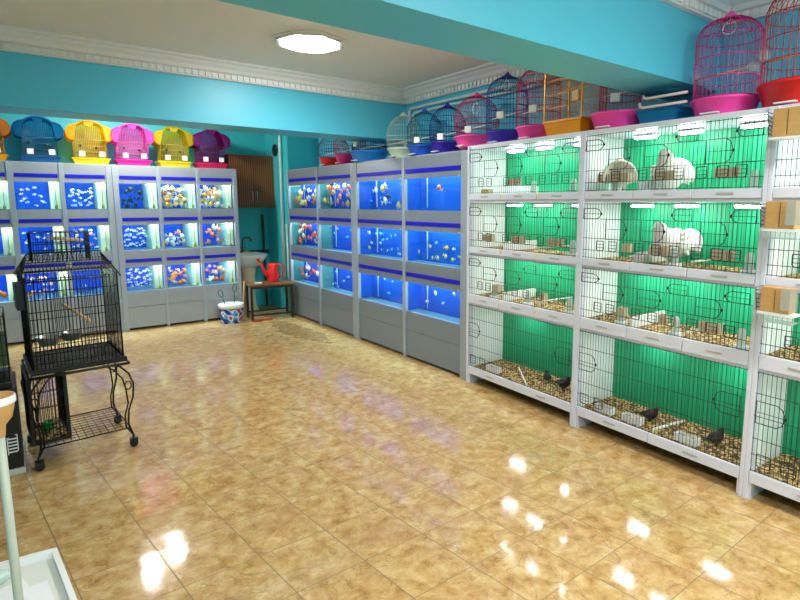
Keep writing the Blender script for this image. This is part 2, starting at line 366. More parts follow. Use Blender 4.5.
def rack_frame(rack, posts, x0, x1, depth):
    for (a, b) in posts: MB().bbox(a, b, -0.006, 0.035, 0, 2.05, 0.003).build('post', M_post, rack)
    MB().box(x0, x1, 0.03, depth, 2.02, 2.06).build('top_board', M_post, rack)
    MB().box(x0+.001, x0+.02, 0.036, depth, 0, 2.018).build('side_panel', M_panel, rack)
    MB().box(x1-.02, x1-.001, 0.036, depth, 0, 2.018).build('side_panel', M_panel, rack)
    m = MB()
    for k in range(3): m.box(x0+.02, x1-.02, 0.022, depth, WIN[k][0]-0.03, WIN[k][0]-0.012)
    m.build('shelf', M_post, rack)
def aquarium(frame, x0, x1, k, depth, label, side, back, wallmat, filt):
    (ox, oy), rz = frame; z0, z1 = WIN[k]; zb = z0-0.010; zt = z1+0.085
    t = thing('aquarium', label, 'aquarium', (ox, oy, 0), rz)
    g = 0.005; ya = 0.024
    m = MB().box(x0, x1, ya, ya+g, zb, zt)
    m.box(x0, x0+g, ya+g, depth-g, zb, zt).box(x1-g, x1, ya+g, depth-g, zb, zt).box(x0, x1, ya+g, depth-g, zb, zb+g)
    m.build('glass_tank', M_glass, t)
    MB().box(x0, x1, depth-g, depth, zb, zt).build('back_panel', back, t)
    s_ = MB().box(x0+g+.001, x0+g+.004, ya+g+.002, depth-g-.002, zb+g+.001, zt-.03) if side == 'L' else MB().box(x1-g-.098, x1-g-.002, ya+.075, depth-g-.002, zb+g+.001, zt-.03)
    s_.build('side_liner' if side == 'L' else 'corner_filter', wallmat, t)
    if side == 'R':
        MB().rod((x1-.05, ya+.05, zb+.03), (x1-.05, ya+.05, zt-.05), .0035, 6).lathe([(.014, zb+.01), (.016, zb+.03), (.01, zb+.06)], 10, x1-.05, ya+.05, cap1=True, cap0=True).build('air_tube', mat('olive_tube', (150, 150, 70), 0.5), t)
    else:
        MB().rod((x0+.2*(x1-x0), depth-.04, zb+.03), (x0+.2*(x1-x0), depth-.04, zt-.02), .006, 6).build('air_tube', M_frost, t)
    MB().box(x0+g+.006, x1-g-(.101 if side == 'R' else .003), ya+g+.002, depth-g-.002, zb+g+.001, z1-.012 if filt else z1+.02).build('water', M_water, t)
    lp = MB().box(x0+.03, x1-.03, 0.031, .085, zt+.012, zt+.03).build('lamp_housing', M_bottlewh, t)
    MB().box(x0+.04, x1-.04, 0.036, .078, zt+.003, zt+.011).build('lamp_tube', M_tanktube2 if side == 'R' else M_tanktube, lp)
    return t
RZL = math.radians(-1.68); FL = ((0.954, 7.627), RZL)
RZA = math.radians(-89.43); FA = ((3.113, 7.34), RZA)
LCOL = [(-1.37, -0.943), (-0.89, -0.468), (-0.424, -0.003), (0.122, 0.552), (0.586, 1.015), (1.053, 1.479)]
for nm, cs_, posts, xa, xb in (('behind the black parrot cage', LCOL[:3], [(-1.42, -1.37), (-0.943, -0.89), (-0.468, -0.424), (-0.003, 0.058)], -1.42, 0.058),
                         ('standing beside the washbasin alcove', LCOL[3:], [(0.062, 0.122), (0.552, 0.586), (1.015, 1.053), (1.479, 1.532)], 0.062, 1.532)):
    r = thing('aquarium_rack', 'grey three column fish tank rack with blue strips, '+nm, 'aquarium rack', (*FL[0], 0), RZL)
    rack_frame(r, posts, xa, xb, 0.56)
    for (a, b) in cs_: fascia(r, a, b, M_panel)
ACOL = [(0.03, 0.877), (0.925, 1.757), (1.893, 2.783), (2.833, 3.688)]
for nm, cs_, posts, xa, xb in (('far grey fish tank rack of two columns, nearest the red watering can', ACOL[:2], [(-0.012, 0.028), (0.879, 0.922), (1.759, 1.823)], -0.012, 1.823),
                         ('nearer grey two column fish tank rack, beside the white bird cage racks', ACOL[2:], [(1.827, 1.891), (2.785, 2.831), (3.69, 3.772)], 1.827, 3.772)):
    r = thing('aquarium_rack', nm, 'aquarium rack', (*FA[0], 0), RZA)
    rack_frame(r, posts, xa, xb, 0.26)
    for i, (a, b) in enumerate(cs_): fascia(r, a, b, M_panelr)
LN = ['leftmost', 'second', 'third', 'fourth', 'fifth', 'sixth']
SM = 'small fish'; GF = 'goldfish'
LF = {(0,0): [(F_white, 3)], (0,1): [(F_white, 2)], (0,2): [(F_orange, 3)], (1,0): [(F_white, 12)], (1,1): [(F_white, 9)], (1,2): [(F_pink, 8), (F_white, 5), (F_gold, 1)],
      (2,0): [(F_white, 24)], (2,1): [(F_white, 9), (F_pink, 6)], (2,2): [(F_blue, 3)],
      (3,0): [(F_black, 8)], (3,1): [(F_white, 44)], (3,2): [(F_white, 46), (F_gold, 3)],
      (4,0): [(F_gold, 13), (F_cream, 12), (F_orange, 4)], (4,1): [(F_cream, 7), (F_orange, 2)], (4,2): [(F_orange, 6), (F_pink, 8), (F_gold, 2)],
      (5,0): [(F_cream, 12), (F_gold, 8), (F_orange, 4)], (5,1): [(F_orange, 5), (F_cream, 2)], (5,2): [(F_orange, 6), (F_cream, 5), (F_pink, 3)]}
NOUN = {F_white.materials[0].name: ('pearl white small fish', 'fish'), F_pink.materials[0].name: ('pink small fish', 'fish'), F_orange.materials[0].name: ('orange goldfish', 'fish'),
        F_gold.materials[0].name: ('golden goldfish', 'fish'), F_cream.materials[0].name: ('cream goldfish', 'fish'), F_red.materials[0].name: ('red orange rounded fish', 'fish'),
        F_black.materials[0].name: ('black goldfish', 'fish'), F_yellow.materials[0].name: ('yellow small fish', 'fish'), F_blue.materials[0].name: ('pale blue small fish', 'fish')}
LOWT = {(4,0), (5,0), (4,2), (5,2), (4,1), (5,1)}
for i, (a, b) in enumerate(LCOL):
    for k in range(3):
        where = 'the %s tank, %s column of the back racks' % (TIER[k][:-4], LN[i])
        aquarium(FL, a-.004, b+.004, k, 0.545, 'lit fish tank with white corner filter, %s of the %s column, back racks' % (TIER[k], LN[i]), 'R', M_tankblue, M_tankwhite, True)
        ks = [(me, n, *NOUN[me.materials[0].name]) for me, n in LF[(i, k)]]
        shoal(FL, a, b-.10, 0.04, 0.27, WIN[k][0], WIN[k][1]-.01, ks, where, 'low' if (i, k) in LOWT else 'even', 10*i+k)
AN = ['farthest', 'second farthest', 'third farthest', 'nearest']
AF = {(0,0): [(F_cream, 7), (F_gold, 6), (F_orange, 8)], (0,1): [(F_red, 12), (F_orange, 6), (F_cream, 8)], (0,2): [(F_red, 12), (F_cream, 3)],
      (1,0): [(F_orange, 14), (F_gold, 6), (F_cream, 7)], (1,1): [(F_blue, 4), (F_pink, 1)], (1,2): [(F_blue, 5), (F_white, 2)],
      (2,0): [(F_cream, 3), (F_gold, 2), (F_black, 1), (F_blue, 4)], (2,1): [(F_white, 8), (F_blue, 6), (F_yellow, 2)], (2,2): [(F_blue, 2), (F_white, 2)],
      (3,0): [(F_orange, 1)], (3,1): [(F_yellow, 9), (F_white, 2), (F_blue, 1)], (3,2): [(F_yellow, 2), (F_white, 3)]}
AZ = {(1,0): 'high', (3,1): 'low', (0,2): 'right', (3,2): 'low', (1,2): 'low'}
M_tb2 = M_tankblue2
for i, (a, b) in enumerate(ACOL):
    for k in range(3):
        where = 'the %s tank, %s column of the right racks' % (TIER[k][:-4], AN[i])
        aquarium(FA, a-.004, b+.004, k, 0.195, 'lit blue fish tank, %s of the %s column, right wall racks' % (TIER[k], AN[i]), 'L', M_tankblue3 if i < 2 else M_tb2, M_tankteal if i < 2 else M_tb2, i < 1)
        ks = [(me, n, *NOUN[me.materials[0].name]) for me, n in AF[(i, k)]]
        shoal(FA, a, b, 0.035, 0.175, WIN[k][0], WIN[k][1], ks, where, AZ.get((i, k), 'even'), 100+10*i+k)

# ------------------------------------------------------------ white bird cage racks
RZW = math.radians(-91.805); OW = (3.119, 3.524); DW = 0.42
def WP(u, d, z=0):
    cs, sn = math.cos(RZW), math.sin(RZW); return (OW[0]+u*cs-d*sn, OW[1]+u*sn+d*cs, z)
TZ = [(1.68, 2.045, 1.625), (1.23, 1.598, 1.175), (0.815, 1.160, 0.735), (0.165, 0.718, 0.096)]  # wire bottom, wire top, tray bottom
HB = [[1.943, 1.813, 1.735], [1.495, 1.365, 1.285], [1.065, 0.96, 0.87], [0.60, 0.475, 0.35, 0.26]]
def door_outline(x0, x1, z0, z1, right=True):
    k = (x1-x0)*0.28; zm = (z0+z1)/2
    return [(x0, z0), (x1-k, z0), (x1-k*.35, z0+(z1-z0)*.15), (x1, zm), (x1-k*.35, z1-(z1-z0)*.15), (x1-k, z1), (x0, z1)] if right else [(x1, z0), (x0+k, z0), (x0+k*.35, z0+(z1-z0)*.15), (x0, zm), (x0+k*.35, z1-(z1-z0)*.15), (x0+k, z1), (x1, z1)]
def wire_door(par, x0, x1, z0, z1, right=True):
    ol = door_outline(x0, x1, z0, z1, right); y = -0.004
    m = MB().tube([(x, y, z) for x, z in ol]+[(ol[0][0], y, ol[0][1])], 0.0027, 5)
    zm = (z0+z1)/2; m.rod((x0+.004, y, zm), (x1-.004, y, zm), 0.0016)
    xe = x1 if right else x0; m.lathe([(0.001, zm-.009), (.007, zm-.006), (.007, zm+.006), (.001, zm+.009)], 8, xe, y)
    m.build('door', M_wire, par)
def hatch(par, x0, z0, wd=.062, ht=.068):
    y = -0.004
    m = MB().tube([(x0, y, z0+ht), (x0, y, z0+.01), (x0+.012, y, z0), (x0+wd-.012, y, z0), (x0+wd, y, z0+.01), (x0+wd, y, z0+ht), (x0, y, z0+ht)], 0.003, 5)
    for q in (.33, .66): m.rod((x0, y, z0+ht*q), (x0+wd, y, z0+ht*q), .0016)
    m.build('feeder_hatch', M_wire, par)
CAB = [(0.0, 1.211, 'left'), (1.211, 2.382, 'middle'), (2.382, 3.56, 'right')]
TN = ['top', 'second', 'third', 'bottom']
WHERE = ['next to the blue fish tanks', 'standing between the other two cage racks', 'cut off by the right edge of the photo']
for ci, (ua, ub, cn) in enumerate(CAB):
    r = thing('bird_cage_rack', 'white four tier cage rack, %s' % WHERE[ci], 'bird cage', (*OW, 0), RZW)
    hp = 0.0225; xa, xb = ua+hp, ub-hp
    MB().bbox(ua+.0005, xa, -0.012, 0.05, 0, 2.075, .003).build('post', M_white, r)
    MB().bbox(xb, ub-.0005, -0.012, 0.05, 0, 2.075, .003).build('post', M_white, r)
    MB().box(ua+.001, ub-.001, 0.0, DW+.02, 2.05, 2.078).build('top_board', M_white, r)
    for x in (ua+.001, xb+.012): MB().box(x, x+.016, .051, DW, .09, 2.049).build('side_panel', M_whitein, r)
    for x in (xa, xb-.015): MB().box(x, x+.015, .0, .16, 0, .094).build('foot', M_white, r)
    for x in (ua+.001, xb): MB().box(x, x+hp-.002, DW-.05, DW, 0, .089).build('rear_foot', M_white, r)
    MB().box(xa+.016, xb-.016, .24, .25, .001, .089).build('shade_board', M_blackpl, r)  # added black board, standing in for the deep shade under the rack
    MB().box(ua+.018, ub-.018, DW, DW+.012, .09, 2.049).build('back_panel', M_green, r)
    for k, (z0, z1, zt) in enumerate(TZ):
        sh = MB().box(xa, xb, 0.012, DW-.001, zt+.002, zt+.016).build('tray_floor', M_litter if k > 0 else M_whitein, r)
        if k: MB().box(xa+.001, xb-.001, .022, DW-.003, zt+.017, z0-.018).build('seed_litter', M_litter, sh)
        if k < 3: MB().box(xa, xb, 0.004, DW-.002, zt-.02, zt-.001).build('shelf', M_white, r)
        nd = 3 if k < 3 else 2; wdr = (xb-xa)/nd
        for j in range(nd):
            d = MB().bbox(xa+j*wdr+.003, xa+(j+1)*wdr-.003, -0.008, .012, zt, z0-.004, .003).build('drawer', M_white, r)
            cx = xa+(j+.5)*wdr; zc = (zt+z0)/2
            MB().bbox(cx-.045, cx+.045, -.013, -.008, zc-.006, zc+.005, .002).build('handle', mat('grey_beige_plastic', (186, 184, 178), .5), d)
            if ci == 0 and k < 3 and j > 0: MB().box(xa+j*wdr+.01, xa+j*wdr+.028, -.0095, -.008, zc-.008, zc+.012).build('sticker', M_yel, d)
        # wire front
        m = MB(); nb = int((xb-xa)/0.0225)
        for j in range(nb+1):
            x = xa+.004+(xb-xa-.008)*j/nb; m.rod((x, 0.003, z0-.002), (x, 0.003, z1+.002), 0.0017, 4)
        for z in [z0+.004, z1-.004]+HB[k]: m.rod((xa, -0.0005, z), (xb, -0.0005, z), 0.0019, 4)
        wf = m.build('wire_front', M_wire, r)
        if k < 3:
            # inner dividers' hanging cross wire, doors and hatches in the pattern of the photo
            h1, h2, h3 = HB[k]; s = (xb-xa)/1.17
            for (a, b, rt_) in ((0.0, .15, True), (.66, .79, False), (1.01, 1.15, False)): wire_door(wf, xa+a*s+.004, xa+b*s, h1, z1-.035, rt_)
            for (a, b) in ((.19, .35), (.46, .62), (.85, 1.0)): wire_door(wf, xa+a*s, xa+b*s, h2, h1, True)
            for a in (.12, .22, .42, .54, .66, .80, .92, 1.02): hatch(wf, xa+a*s, h3, .058, .064)
            MB().box(xa+(xb-xa)*.345, xa+(xb-xa)*.345+.003, .02, DW-.01, z0-.015, z0+.06).build('divider', M_bottlewh, r)
        else:
            wire_door(wf, xa+.01, xa+.15, .44, .56, True); wire_door(wf, xb-.17, xb-.03, .44, .56, False)
            for a in (.03, .15): hatch(wf, xa+a, .20, .07, .07)
        # strip lamps under the roof of the tier
        xs = (.20, .52, .90) if k < 3 else (.30, .88)
        for x in xs:
            x = xa+x*(xb-xa)/1.17; hb = MB().bbox(x, x+.15, .24, .30, z1-.012, z1+.003, .004).build('lamp_housing', M_bottlewh, r)
            MB().bbox(x+.006, x+.144, .246, .294, z1-.024, z1-.013, .004).build('lamp_tube', M_tube, hb)

# ---- things in and on the cage racks
def water_bottle(u, z, label):
    t = thing('water_bottle', label, 'bird waterer', WP(u, .045, z), RZW)
    MB().lathe([(0.022, .03), (.022, .105), (.019, .12), (.012, .125)], 14, cap1=True, cap0=True).build('bottle', M_frost, t)
    MB().bbox(-.032, .032, -.028, .03, 0, .032, .006).build('trough', M_bottlewh, t)
for u, k, place in ((.72, 0, 'near the centre'), (1.10, 0, 'at the right end'), (1.11, 1, 'at the right end'), (.69, 2, 'near the centre'), (1.10, 2, 'at the right end'), (.30, 2, 'at the left'),
             (1.44, 0, 'at the left'), (1.72, 0, 'before the white bird'), (2.29, 0, 'at the right end'), (1.88, 1, 'beside the white bird'), (2.30, 1, 'at the right end'),
             (1.53, 2, 'at the left'), (1.91, 2, 'near the centre'), (2.29, 2, 'at the right end'), (2.72, 0, 'at the left'), (2.66, 1, 'at the left')):
    cn = 'left' if u < 1.2 else 'middle' if u < 2.38 else 'right'
    water_bottle(u, 1.642 if k == 0 else TZ[k][0]-.0175, 'white seed and water tube, %s tier of the %s cage rack, %s' % (TN[k], cn, place))
def seed_cup(u, z, label):
    t = thing('seed_cup', label, 'bird feeder', WP(u, .012, z), RZW)
    m = MB().box(-.026, .026, 0, .004, 0, .05).box(-.026, .026, .034, .038, 0, .055).box(-.026, -.022, .004, .034, 0, .052).box(.022, .026, .004, .034, 0, .052).box(-.022, .022, .004, .034, 0, .004)
    m.build('cup', M_wirewh, t)
    MB().box(-.021, .021, .006, .033, .006, .034).build('seed', M_litter, t)
CUPS = [(.49, 0), (.56, 0), (.55, 1), (.62, 1), (.21, 1), (.27, 1), (.92, 1), (1.00, 1), (1.35, 0), (1.46, 0), (1.53, 0), (1.76, 0), (1.83, 0), (2.12, 0), (2.19, 0), (1.56, 1), (1.75, 1), (1.82, 1), (2.13, 1), (2.20, 1), (1.55, 2), (1.84, 2), (2.09, 2), (2.16, 2), (.35, 2), (.86, 2), (2.60, 0)]
for u, k in CUPS:
    cn, ua = ('left', 0) if u < 1.2 else ('middle', 1.211) if u < 2.38 else ('right', 2.382)
    same = sorted(a for a, b in CUPS if b == k and ua < a < ua+1.18); pos = ['first', 'second', 'third', 'fourth', 'fifth', 'sixth', 'seventh', 'eighth'][same.index(u)]
    seed_cup(u, HB[k][2]+.002, '%s cream seed cup from the left, %s tier of the %s cage rack' % (pos, TN[k], cn))
for u, lab in ((.25, 'left cage rack'), (1.40, 'middle cage rack, leftmost'), (1.62, 'middle cage rack, beside a black bird'), (2.00, 'middle cage rack, rightmost')):
    t = thing('food_trough', 'white food trough on the bottom tier litter, %s' % lab, 'bird feeder', WP(u, .07, .147), RZW)
    MB().box(-.07, .07, 0, .004, 0, .045).box(-.07, .07, .05, .054, 0, .045).box(-.07, -.066, .004, .05, 0, .045).box(.066, .07, .004, .05, 0, .045).box(-.066, .066, .004, .05, 0, .006).build('tray', M_bottlewh, t)
    MB().box(-.065, .065, .005, .049, .007, .03).build('seed', M_litter, t)
t = MB().bbox(.13, .22, .03, .09, 1.642, 1.715, .006).build('card_box', mat('straw_card', (190, 176, 120), .8)); t.location = (*OW, 0); t.rotation_euler = (0, 0, RZW)
tag(t, 'small straw coloured box, top tier of the left cage rack', 'box')
for u0, u1, z, d0, d1, lab, rad in ((.35, .72, .17, .30, .02, 'white perch rod lying on the bottom tier litter, left cage rack', .007), (1.82, 1.86, .185, .02, .31, 'white perch rod across the litter between two black birds, middle rack', .008),
                          (.0, .0, 0, 0, 0, '', 0)):
    if not rad: continue
    o = MB().tube([WP(u0, d0, z), WP(u1, d1, z)], rad, 8).build('perch', M_bottlewh); tag(o, lab, 'perch')
for k in (1, 2):
    for u in (.40, .80, 1.60, 2.00):
        cn = 'left' if u < 1.2 else 'middle'; sd = 'left' if (u % 1.2) < .5 else 'right'
        o = MB().tube([WP(u, .006, TZ[k][0]+.035), WP(u+.02, .417, TZ[k][0]+.035)], .006, 8).build('perch', M_bottlewh); tag(o, 'white perch rod low in the %s tier of the %s cage rack, %s of centre' % (TN[k], cn, sd), 'perch')
# ---- birds: one continuous body each (joined by a remesh)
def bird(name, label, u, d, z, L, m, yaw, fan=0.0, plump=1.0, fluffy=False, group=None, crest=False):
    """body path from tail to head in local x,z; L = body length"""
    b = MB()
    pts = [(-.52, 0, .40), (-.34, 0, .40), (-.12, 0, .40), (.10, 0, .46), (.26, 0, .58), (.34, 0, .72), (.38, 0, .84), (.46, 0, .88), (.52, 0, .87)]
    rad = [.05, .12, .21, .24, .20, .13, .115, .085, .03]
    b.tube([Vector(p)*L for p in pts], lambda t: L*plump*(rad[int(t*8+.001)]), 16)
    b.tube([Vector(p)*L for p in ((.50, 0, .87), (.56, 0, .855), (.62, 0, .82))], lambda t: L*(.035-.03*t), 8)
    for s in (-1, 1):
        b.tube([Vector(p)*L for p in ((.0, s*.1, .30), (.0, s*.11, .18), (.02, s*.11, .02))], lambda t: L*(.07-.05*t), 8)
        for a in (-.5, 0, .5): b.tube([Vector(p)*L for p in ((.02, s*.11, .02), (.02+.12*math.cos(a), s*.11+.12*math.sin(a), .015))], L*.014, 6)
        b.tube([Vector(p)*L for p in ((.18, s*.19*plump, .50), (0, s*.24*plump, .46), (-.25, s*.2, .42), (-.55, s*.07, .38))], lambda t: L*(.10-.07*abs(t-.35)), 10)
    nf = 15 if fan else 4; spread = 1.7 if fan else .22; fl = .75*fan if fan else .42
    for i in range(nf):
        a = -spread+2*spread*i/(nf-1)
        if fan: tip = (-.42-.12*math.cos(a), math.sin(a)*fl, .42+math.cos(a)*fl)
        else: tip = (-.5-fl*math.cos(a), math.sin(a)*fl, .36)
        b.tube([Vector((-.4, 0, .42))*L, Vector(((-.4+tip[0])/2, tip[1]/2, (.42+tip[2])/2))*L, Vector(tip)*L], lambda t: L*(.03+.05*t if fan else .035), 8)
    if fluffy:
        rn = random.Random(3)
        for i in range(46):
            a, e = rn.uniform(0, 2*PI), rn.uniform(-.5, 1.2); rr = .27*plump
            c0 = Vector((.02+rr*math.cos(a)*math.cos(e), rr*math.sin(a)*math.cos(e), .46+rr*math.sin(e)))*L
            dr = (c0-Vector((.02, 0, .46))*L).normalized(); b.tube([c0-dr*L*.06, c0+dr*L*.05, c0+dr*L*.08+Vector((0, 0, -L*.04))], lambda t: L*(.055-.04*t), 6)
    o = b.build(name, m)
    md = o.modifiers.new('join', 'REMESH'); md.mode = 'VOXEL'; md.voxel_size = max(.0035, L*.018); md.use_smooth_shade = True
    sm = o.modifiers.new('soft', 'SMOOTH'); sm.iterations = 2; sm.factor = .5
    o.location = WP(u, d, z); o.rotation_euler = (0, 0, RZW+yaw); tag(o, label, 'bird', group)
    # eyes and beak
    for s in (-1, 1):
        e = MB().lathe([(.001, -.018*L), (.013*L, -.012*L), (.018*L, 0), (.013*L, .012*L), (.001, .018*L)], 8, .42*L, s*.088*L*plump).build('eye', M_blackpl, o)
        e.location = (0, 0, .89*L)
    return o
bird('pigeon', 'white fluffy fan tailed bird on the top tier of the middle cage rack', 1.74, .17, 1.643, .285, M_feather, -1.3, .55, 1.3, True)
bird('pigeon', 'cream and brown long feathered bird on the top tier of the middle cage rack', 1.39, .16, 1.643, .285, M_feather2, 2.2, .5, 1.0, True)
bird('pigeon', 'white rounded fluffy bird on the second tier of the middle cage rack', 1.78, .18, 1.213, .28, M_feather, -1.85, .5, 1.3, True)
bird('quail', 'small black bird on the bottom tier litter, right end of the middle rack', 2.12, .20, .149, .105, M_darkbird, 1.2, 0, 1.35)
bird('quail', 'small black bird near the centre of the middle rack bottom tier', 1.68, .20, .149, .11, M_darkbird, .3, 0, 1.35)
bird('quail', 'larger of two small black birds, bottom tier of the left rack', .92, .22, .149, .12, M_darkbird, .2, 0, 1.4)
bird('quail', 'smaller of two small black birds, bottom tier of the left rack', .72, .26, .149, .09, M_darkbird, 2.6, 0, 1.3)
# ---- nest boxes hung on the front of the right rack
for z0, z1, off in ((1.915, 2.05, 0), (1.475, 1.61, 0), (1.06, 1.185, .01)):
    tn = TN[(0 if z0 > 1.8 else 1 if z0 > 1.3 else 2)]
    t = thing('nest_box', 'tan wooden nest box hung outside the %s tier of the right cage rack' % tn, 'nest box', WP(2.415+off, -.095, z0), RZW)
    m = MB().bbox(0, .135, 0, .078, 0, z1-z0, .004); m.build('box', M_tan, t)
    MB().box(.066, .069, -.0015, -.0002, .01, z1-z0-.01).build('seam', mat('dark_seam', (120, 84, 48), .8), t)
    MB().box(-.006, .16, -.014, .078, -.012, -.001).build('ledge', M_bottlewh, t)
    m = MB()
    for i in range(5): m.rod((-.012-.002*i, .078, .01+.02*i), (-.012-.002*i, -.01, .02+.022*i), .002)
    m.tube([(-.01, -.01, .005), (-.02, -.01, .12), (-.02, .078, .12)], .0025, 5); m.build('hanging_wire', M_wire, t)
    if z0 < 1.8:
        MB().box(.0, .155, -.012, .076, -.05, -.046).box(0, .155, -.014, -.011, -.05, -.013).build('catch_tray', M_clearpl, t)
        MB().box(.10, .175, -.02, -.017, .02, z1-z0+.004).build('clear_shield', M_clearpl, t)

# ------------------------------------------------------------ domed wire cages on top of the racks
CM = dict(pink=mat('hot_pink_plastic', (255, 74, 178), .35), blue=mat('blue_plastic', (20, 92, 214), .35), indigo=mat('indigo_plastic', (44, 16, 176), .35), orange=mat('orange_yellow_plastic', (250, 162, 24), .35),
          red=mat('red_plastic', (226, 26, 24), .35), teal=mat('teal_blue_plastic', (6, 110, 160), .35), white=mat('off_white_plastic', (206, 224, 200), .4), sky=mat('sky_blue_plastic', (30, 140, 230), .35), darkpink=mat('dark_pink_plastic', (222, 30, 130), .35))
WM = dict(crimson=mat('crimson_wire', (196, 20, 84), .35, .3), teal=mat('teal_wire', (10, 104, 132), .35, .3), navy=mat('navy_wire', (22, 34, 130), .35, .3), magenta=mat('magenta_wire', (210, 24, 130), .35, .3),
          gold=mat('golden_wire', (236, 160, 20), .35, .3), red=mat('dark_red_wire', (176, 16, 32), .35, .3), white=mat('pale_wire', (190, 214, 196), .4, .2), black=mat('black_wire', (60, 20, 40), .4, .3))
def dome_cage(world, rz, label, base, wire, r, hb, ht, dome='round', sy=1.0, det=1, group=None, feeders=((.6, .5),), perchx=True, bh=.10, bulge=0.0, rbase=None):
    """r = wire radius, hb = height where the dome starts, ht = top of the dome"""
    t = thing('bird_cage', label, 'bird cage', world, rz, group)
    rb = rbase or r*1.10
    MB().lathe([(0, 0), (rb*.80, 0), (rb*.82, .006), (rb*.97, bh*.86), (rb*1.02, bh*.88), (rb*1.02, bh), (rb*.96, bh), (rb*.80, .012), (0, .012)], 32, sy=sy).build('base_tray', CM[base], t)
    # vertical wires bending over into the dome
    nb = 40 if r > .16 else 30; m = MB(); nd = 7
    for k in range(nb):
        a = 2*PI*k/nb; ca, sa = math.cos(a), math.sin(a)*sy; P = [(r*(1-bulge)*ca, r*(1-bulge)*sa, bh-.01), (r*(1-bulge*.3)*ca, r*(1-bulge*.3)*sa, bh+(hb-bh)*.45)] if bulge else [(r*ca, r*sa, bh-.01)]
        for j in range(nd+1):
            q = j/nd*PI/2*.97; rr = r*math.cos(q); P.append((rr*ca, rr*sa, hb+(ht-hb)*math.sin(q)))
        m.tube(P, .0019, 3, caps=False)
    m.build('wire_dome', WM[wire], t)
    m = MB()
    for z in ([bh+.005]+[bh+(hb-bh)*q for q in ((.33, .66, 1.0) if hb-bh > .1 else (1.0,))]):
        rz_ = r*(1-bulge*max(0, 1-(z-bh)/max(.01, hb-bh))); m.tube([(rz_*math.cos(2*PI*k/28), rz_*math.sin(2*PI*k/28)*sy, z) for k in range(28)], .0030, 5, closed=True)
    q = .5; rr = r*math.cos(q); m.tube([(rr*math.cos(2*PI*k/28), rr*math.sin(2*PI*k/28)*sy, hb+(ht-hb)*math.sin(q)) for k in range(28)], .0022, 5, closed=True)
    m.build('ring', WM[wire], t)
    cp = MB().lathe([(.05, ht-.012), (.045, ht), (.025, ht+.012), (.012, ht+.03), (.003, ht+.036)], 16, cap1=True).build('top_cap', CM[base] if base != 'white' else WM[wire], t)
    hk = [(0, 0, ht+.03), (0, 0, ht+.05)]+[(.012*math.sin(a), 0, ht+.064-.012*math.cos(a)) for a in (0, .8, 1.6, 2.4, 3.2, 4.0, 4.6)]
    MB().tube(hk, .002, 5).build('hook', M_grey, cp)
    if perchx: MB().rod((-r*.9, -.02, bh+(hb-bh)*.35+.02), (r*.88, .03, bh+(hb-bh)*.35+.05), .006, 8).build('perch', M_bottlewh if det < 3 else M_perch, t)
    for fx, fz in feeders:
        a = -PI/2+fx; x, y = r*math.cos(a), r*math.sin(a)*sy
        f = MB().bbox(-.03, .03, -.02, .02, 0, .055, .006).build('feeder', M_clearpl if det > 2 else M_bottlewh, t); f.location = (x*.96, y*.96, bh+(hb-bh)*fz); f.rotation_euler = (0, 0, fx)
    if det > 1:
        c = (0, 0, ht-(ht-hb)*.55); s_ = r*.28
        m = MB().tube([(0, -.01, ht), (0, -.01, c[2]+s_)], .0018, 4).tube([(s_*math.cos(a)*.8, -.01, c[2]+s_*math.sin(a)*(1.0 if math.sin(a) > 0 else .55)) for a in [2*PI*i/16 for i in range(16)]], .003, 5, closed=True)
        m.build('swing', M_bottlewh, t)
    MB().bbox(-.05, .05, -rb*sy*.98-.004, -rb*sy*.86, .01, .018, .002).build('tray_clip', M_bottlewh, t)
    return t
zt = 2.079
def AP(u, d, z):
    cs, sn = math.cos(RZA), math.sin(RZA); return (FA[0][0]+u*cs-d*sn, FA[0][1]+u*sn+d*cs, z)
dome_cage(WP(2.035, .20, zt), RZW, 'bright pink domed bird cage on the white rack, nearest side of the big beam', 'pink', 'magenta', .168, .43, .545, det=3, feeders=((-1.35, .35), (1.35, .35)), rbase=.178)
dome_cage(WP(2.42, .205, zt), RZW, 'large red based domed bird cage at the top right corner of the photo', 'red', 'red', .188, .46, .62, det=3, feeders=((-1.3, .4),), bh=.125, rbase=.203)
dome_cage(WP(1.345, .19, zt), RZW, 'pink based crimson cage half hidden by the big beam, right of the orange cage', 'pink', 'crimson', .132, .40, .52, det=2, feeders=((.4, .2), ), rbase=.186, bh=.11)
dome_cage(WP(.615, .19, zt), RZW, 'tall pink based crimson bird cage between the indigo and the orange cages', 'pink', 'crimson', .168, .40, .545, det=2, feeders=((.5, .3),), rbase=.17)
dome_cage(WP(.262, .19, zt), RZW, 'tall indigo based navy wire bird cage standing on the left cage rack', 'indigo', 'navy', .168, .40, .545, det=2, feeders=((.5, .3),), rbase=.17)
dome_cage(WP(-.12, .19, zt), RZW, 'round pink based crimson dome cage at the end of the fish tank rack', 'pink', 'crimson', .200, .24, .45, det=2, feeders=((.5, .1),), bulge=.16, rbase=.195)
dome_cage(AP(3.295, .17, 2.061), RZA, 'round indigo based navy dome cage on the nearer fish tank rack', 'indigo', 'navy', .175, .23, .435, det=1, feeders=((.5, .1),), bulge=.1, rbase=.165)
dome_cage(AP(2.94, .17, 2.061), RZA, 'round blue based teal wire dome cage on the nearer fish tank rack', 'blue', 'teal', .178, .23, .43, det=1, feeders=((.5, .1),), bulge=.1, rbase=.17)
dome_cage(AP(2.58, .17, 2.061), RZA, 'round pale wire dome cage with an off white base', 'white', 'white', .178, .22, .44, det=1, feeders=(), bulge=.14, rbase=.165)
dome_cage(AP(1.05, .17, 2.061), RZA, 'small dark red round cage farthest back on the fish tank racks', 'red', 'black', .195, .20, .38, det=1, feeders=(), bulge=.14, rbase=.18)
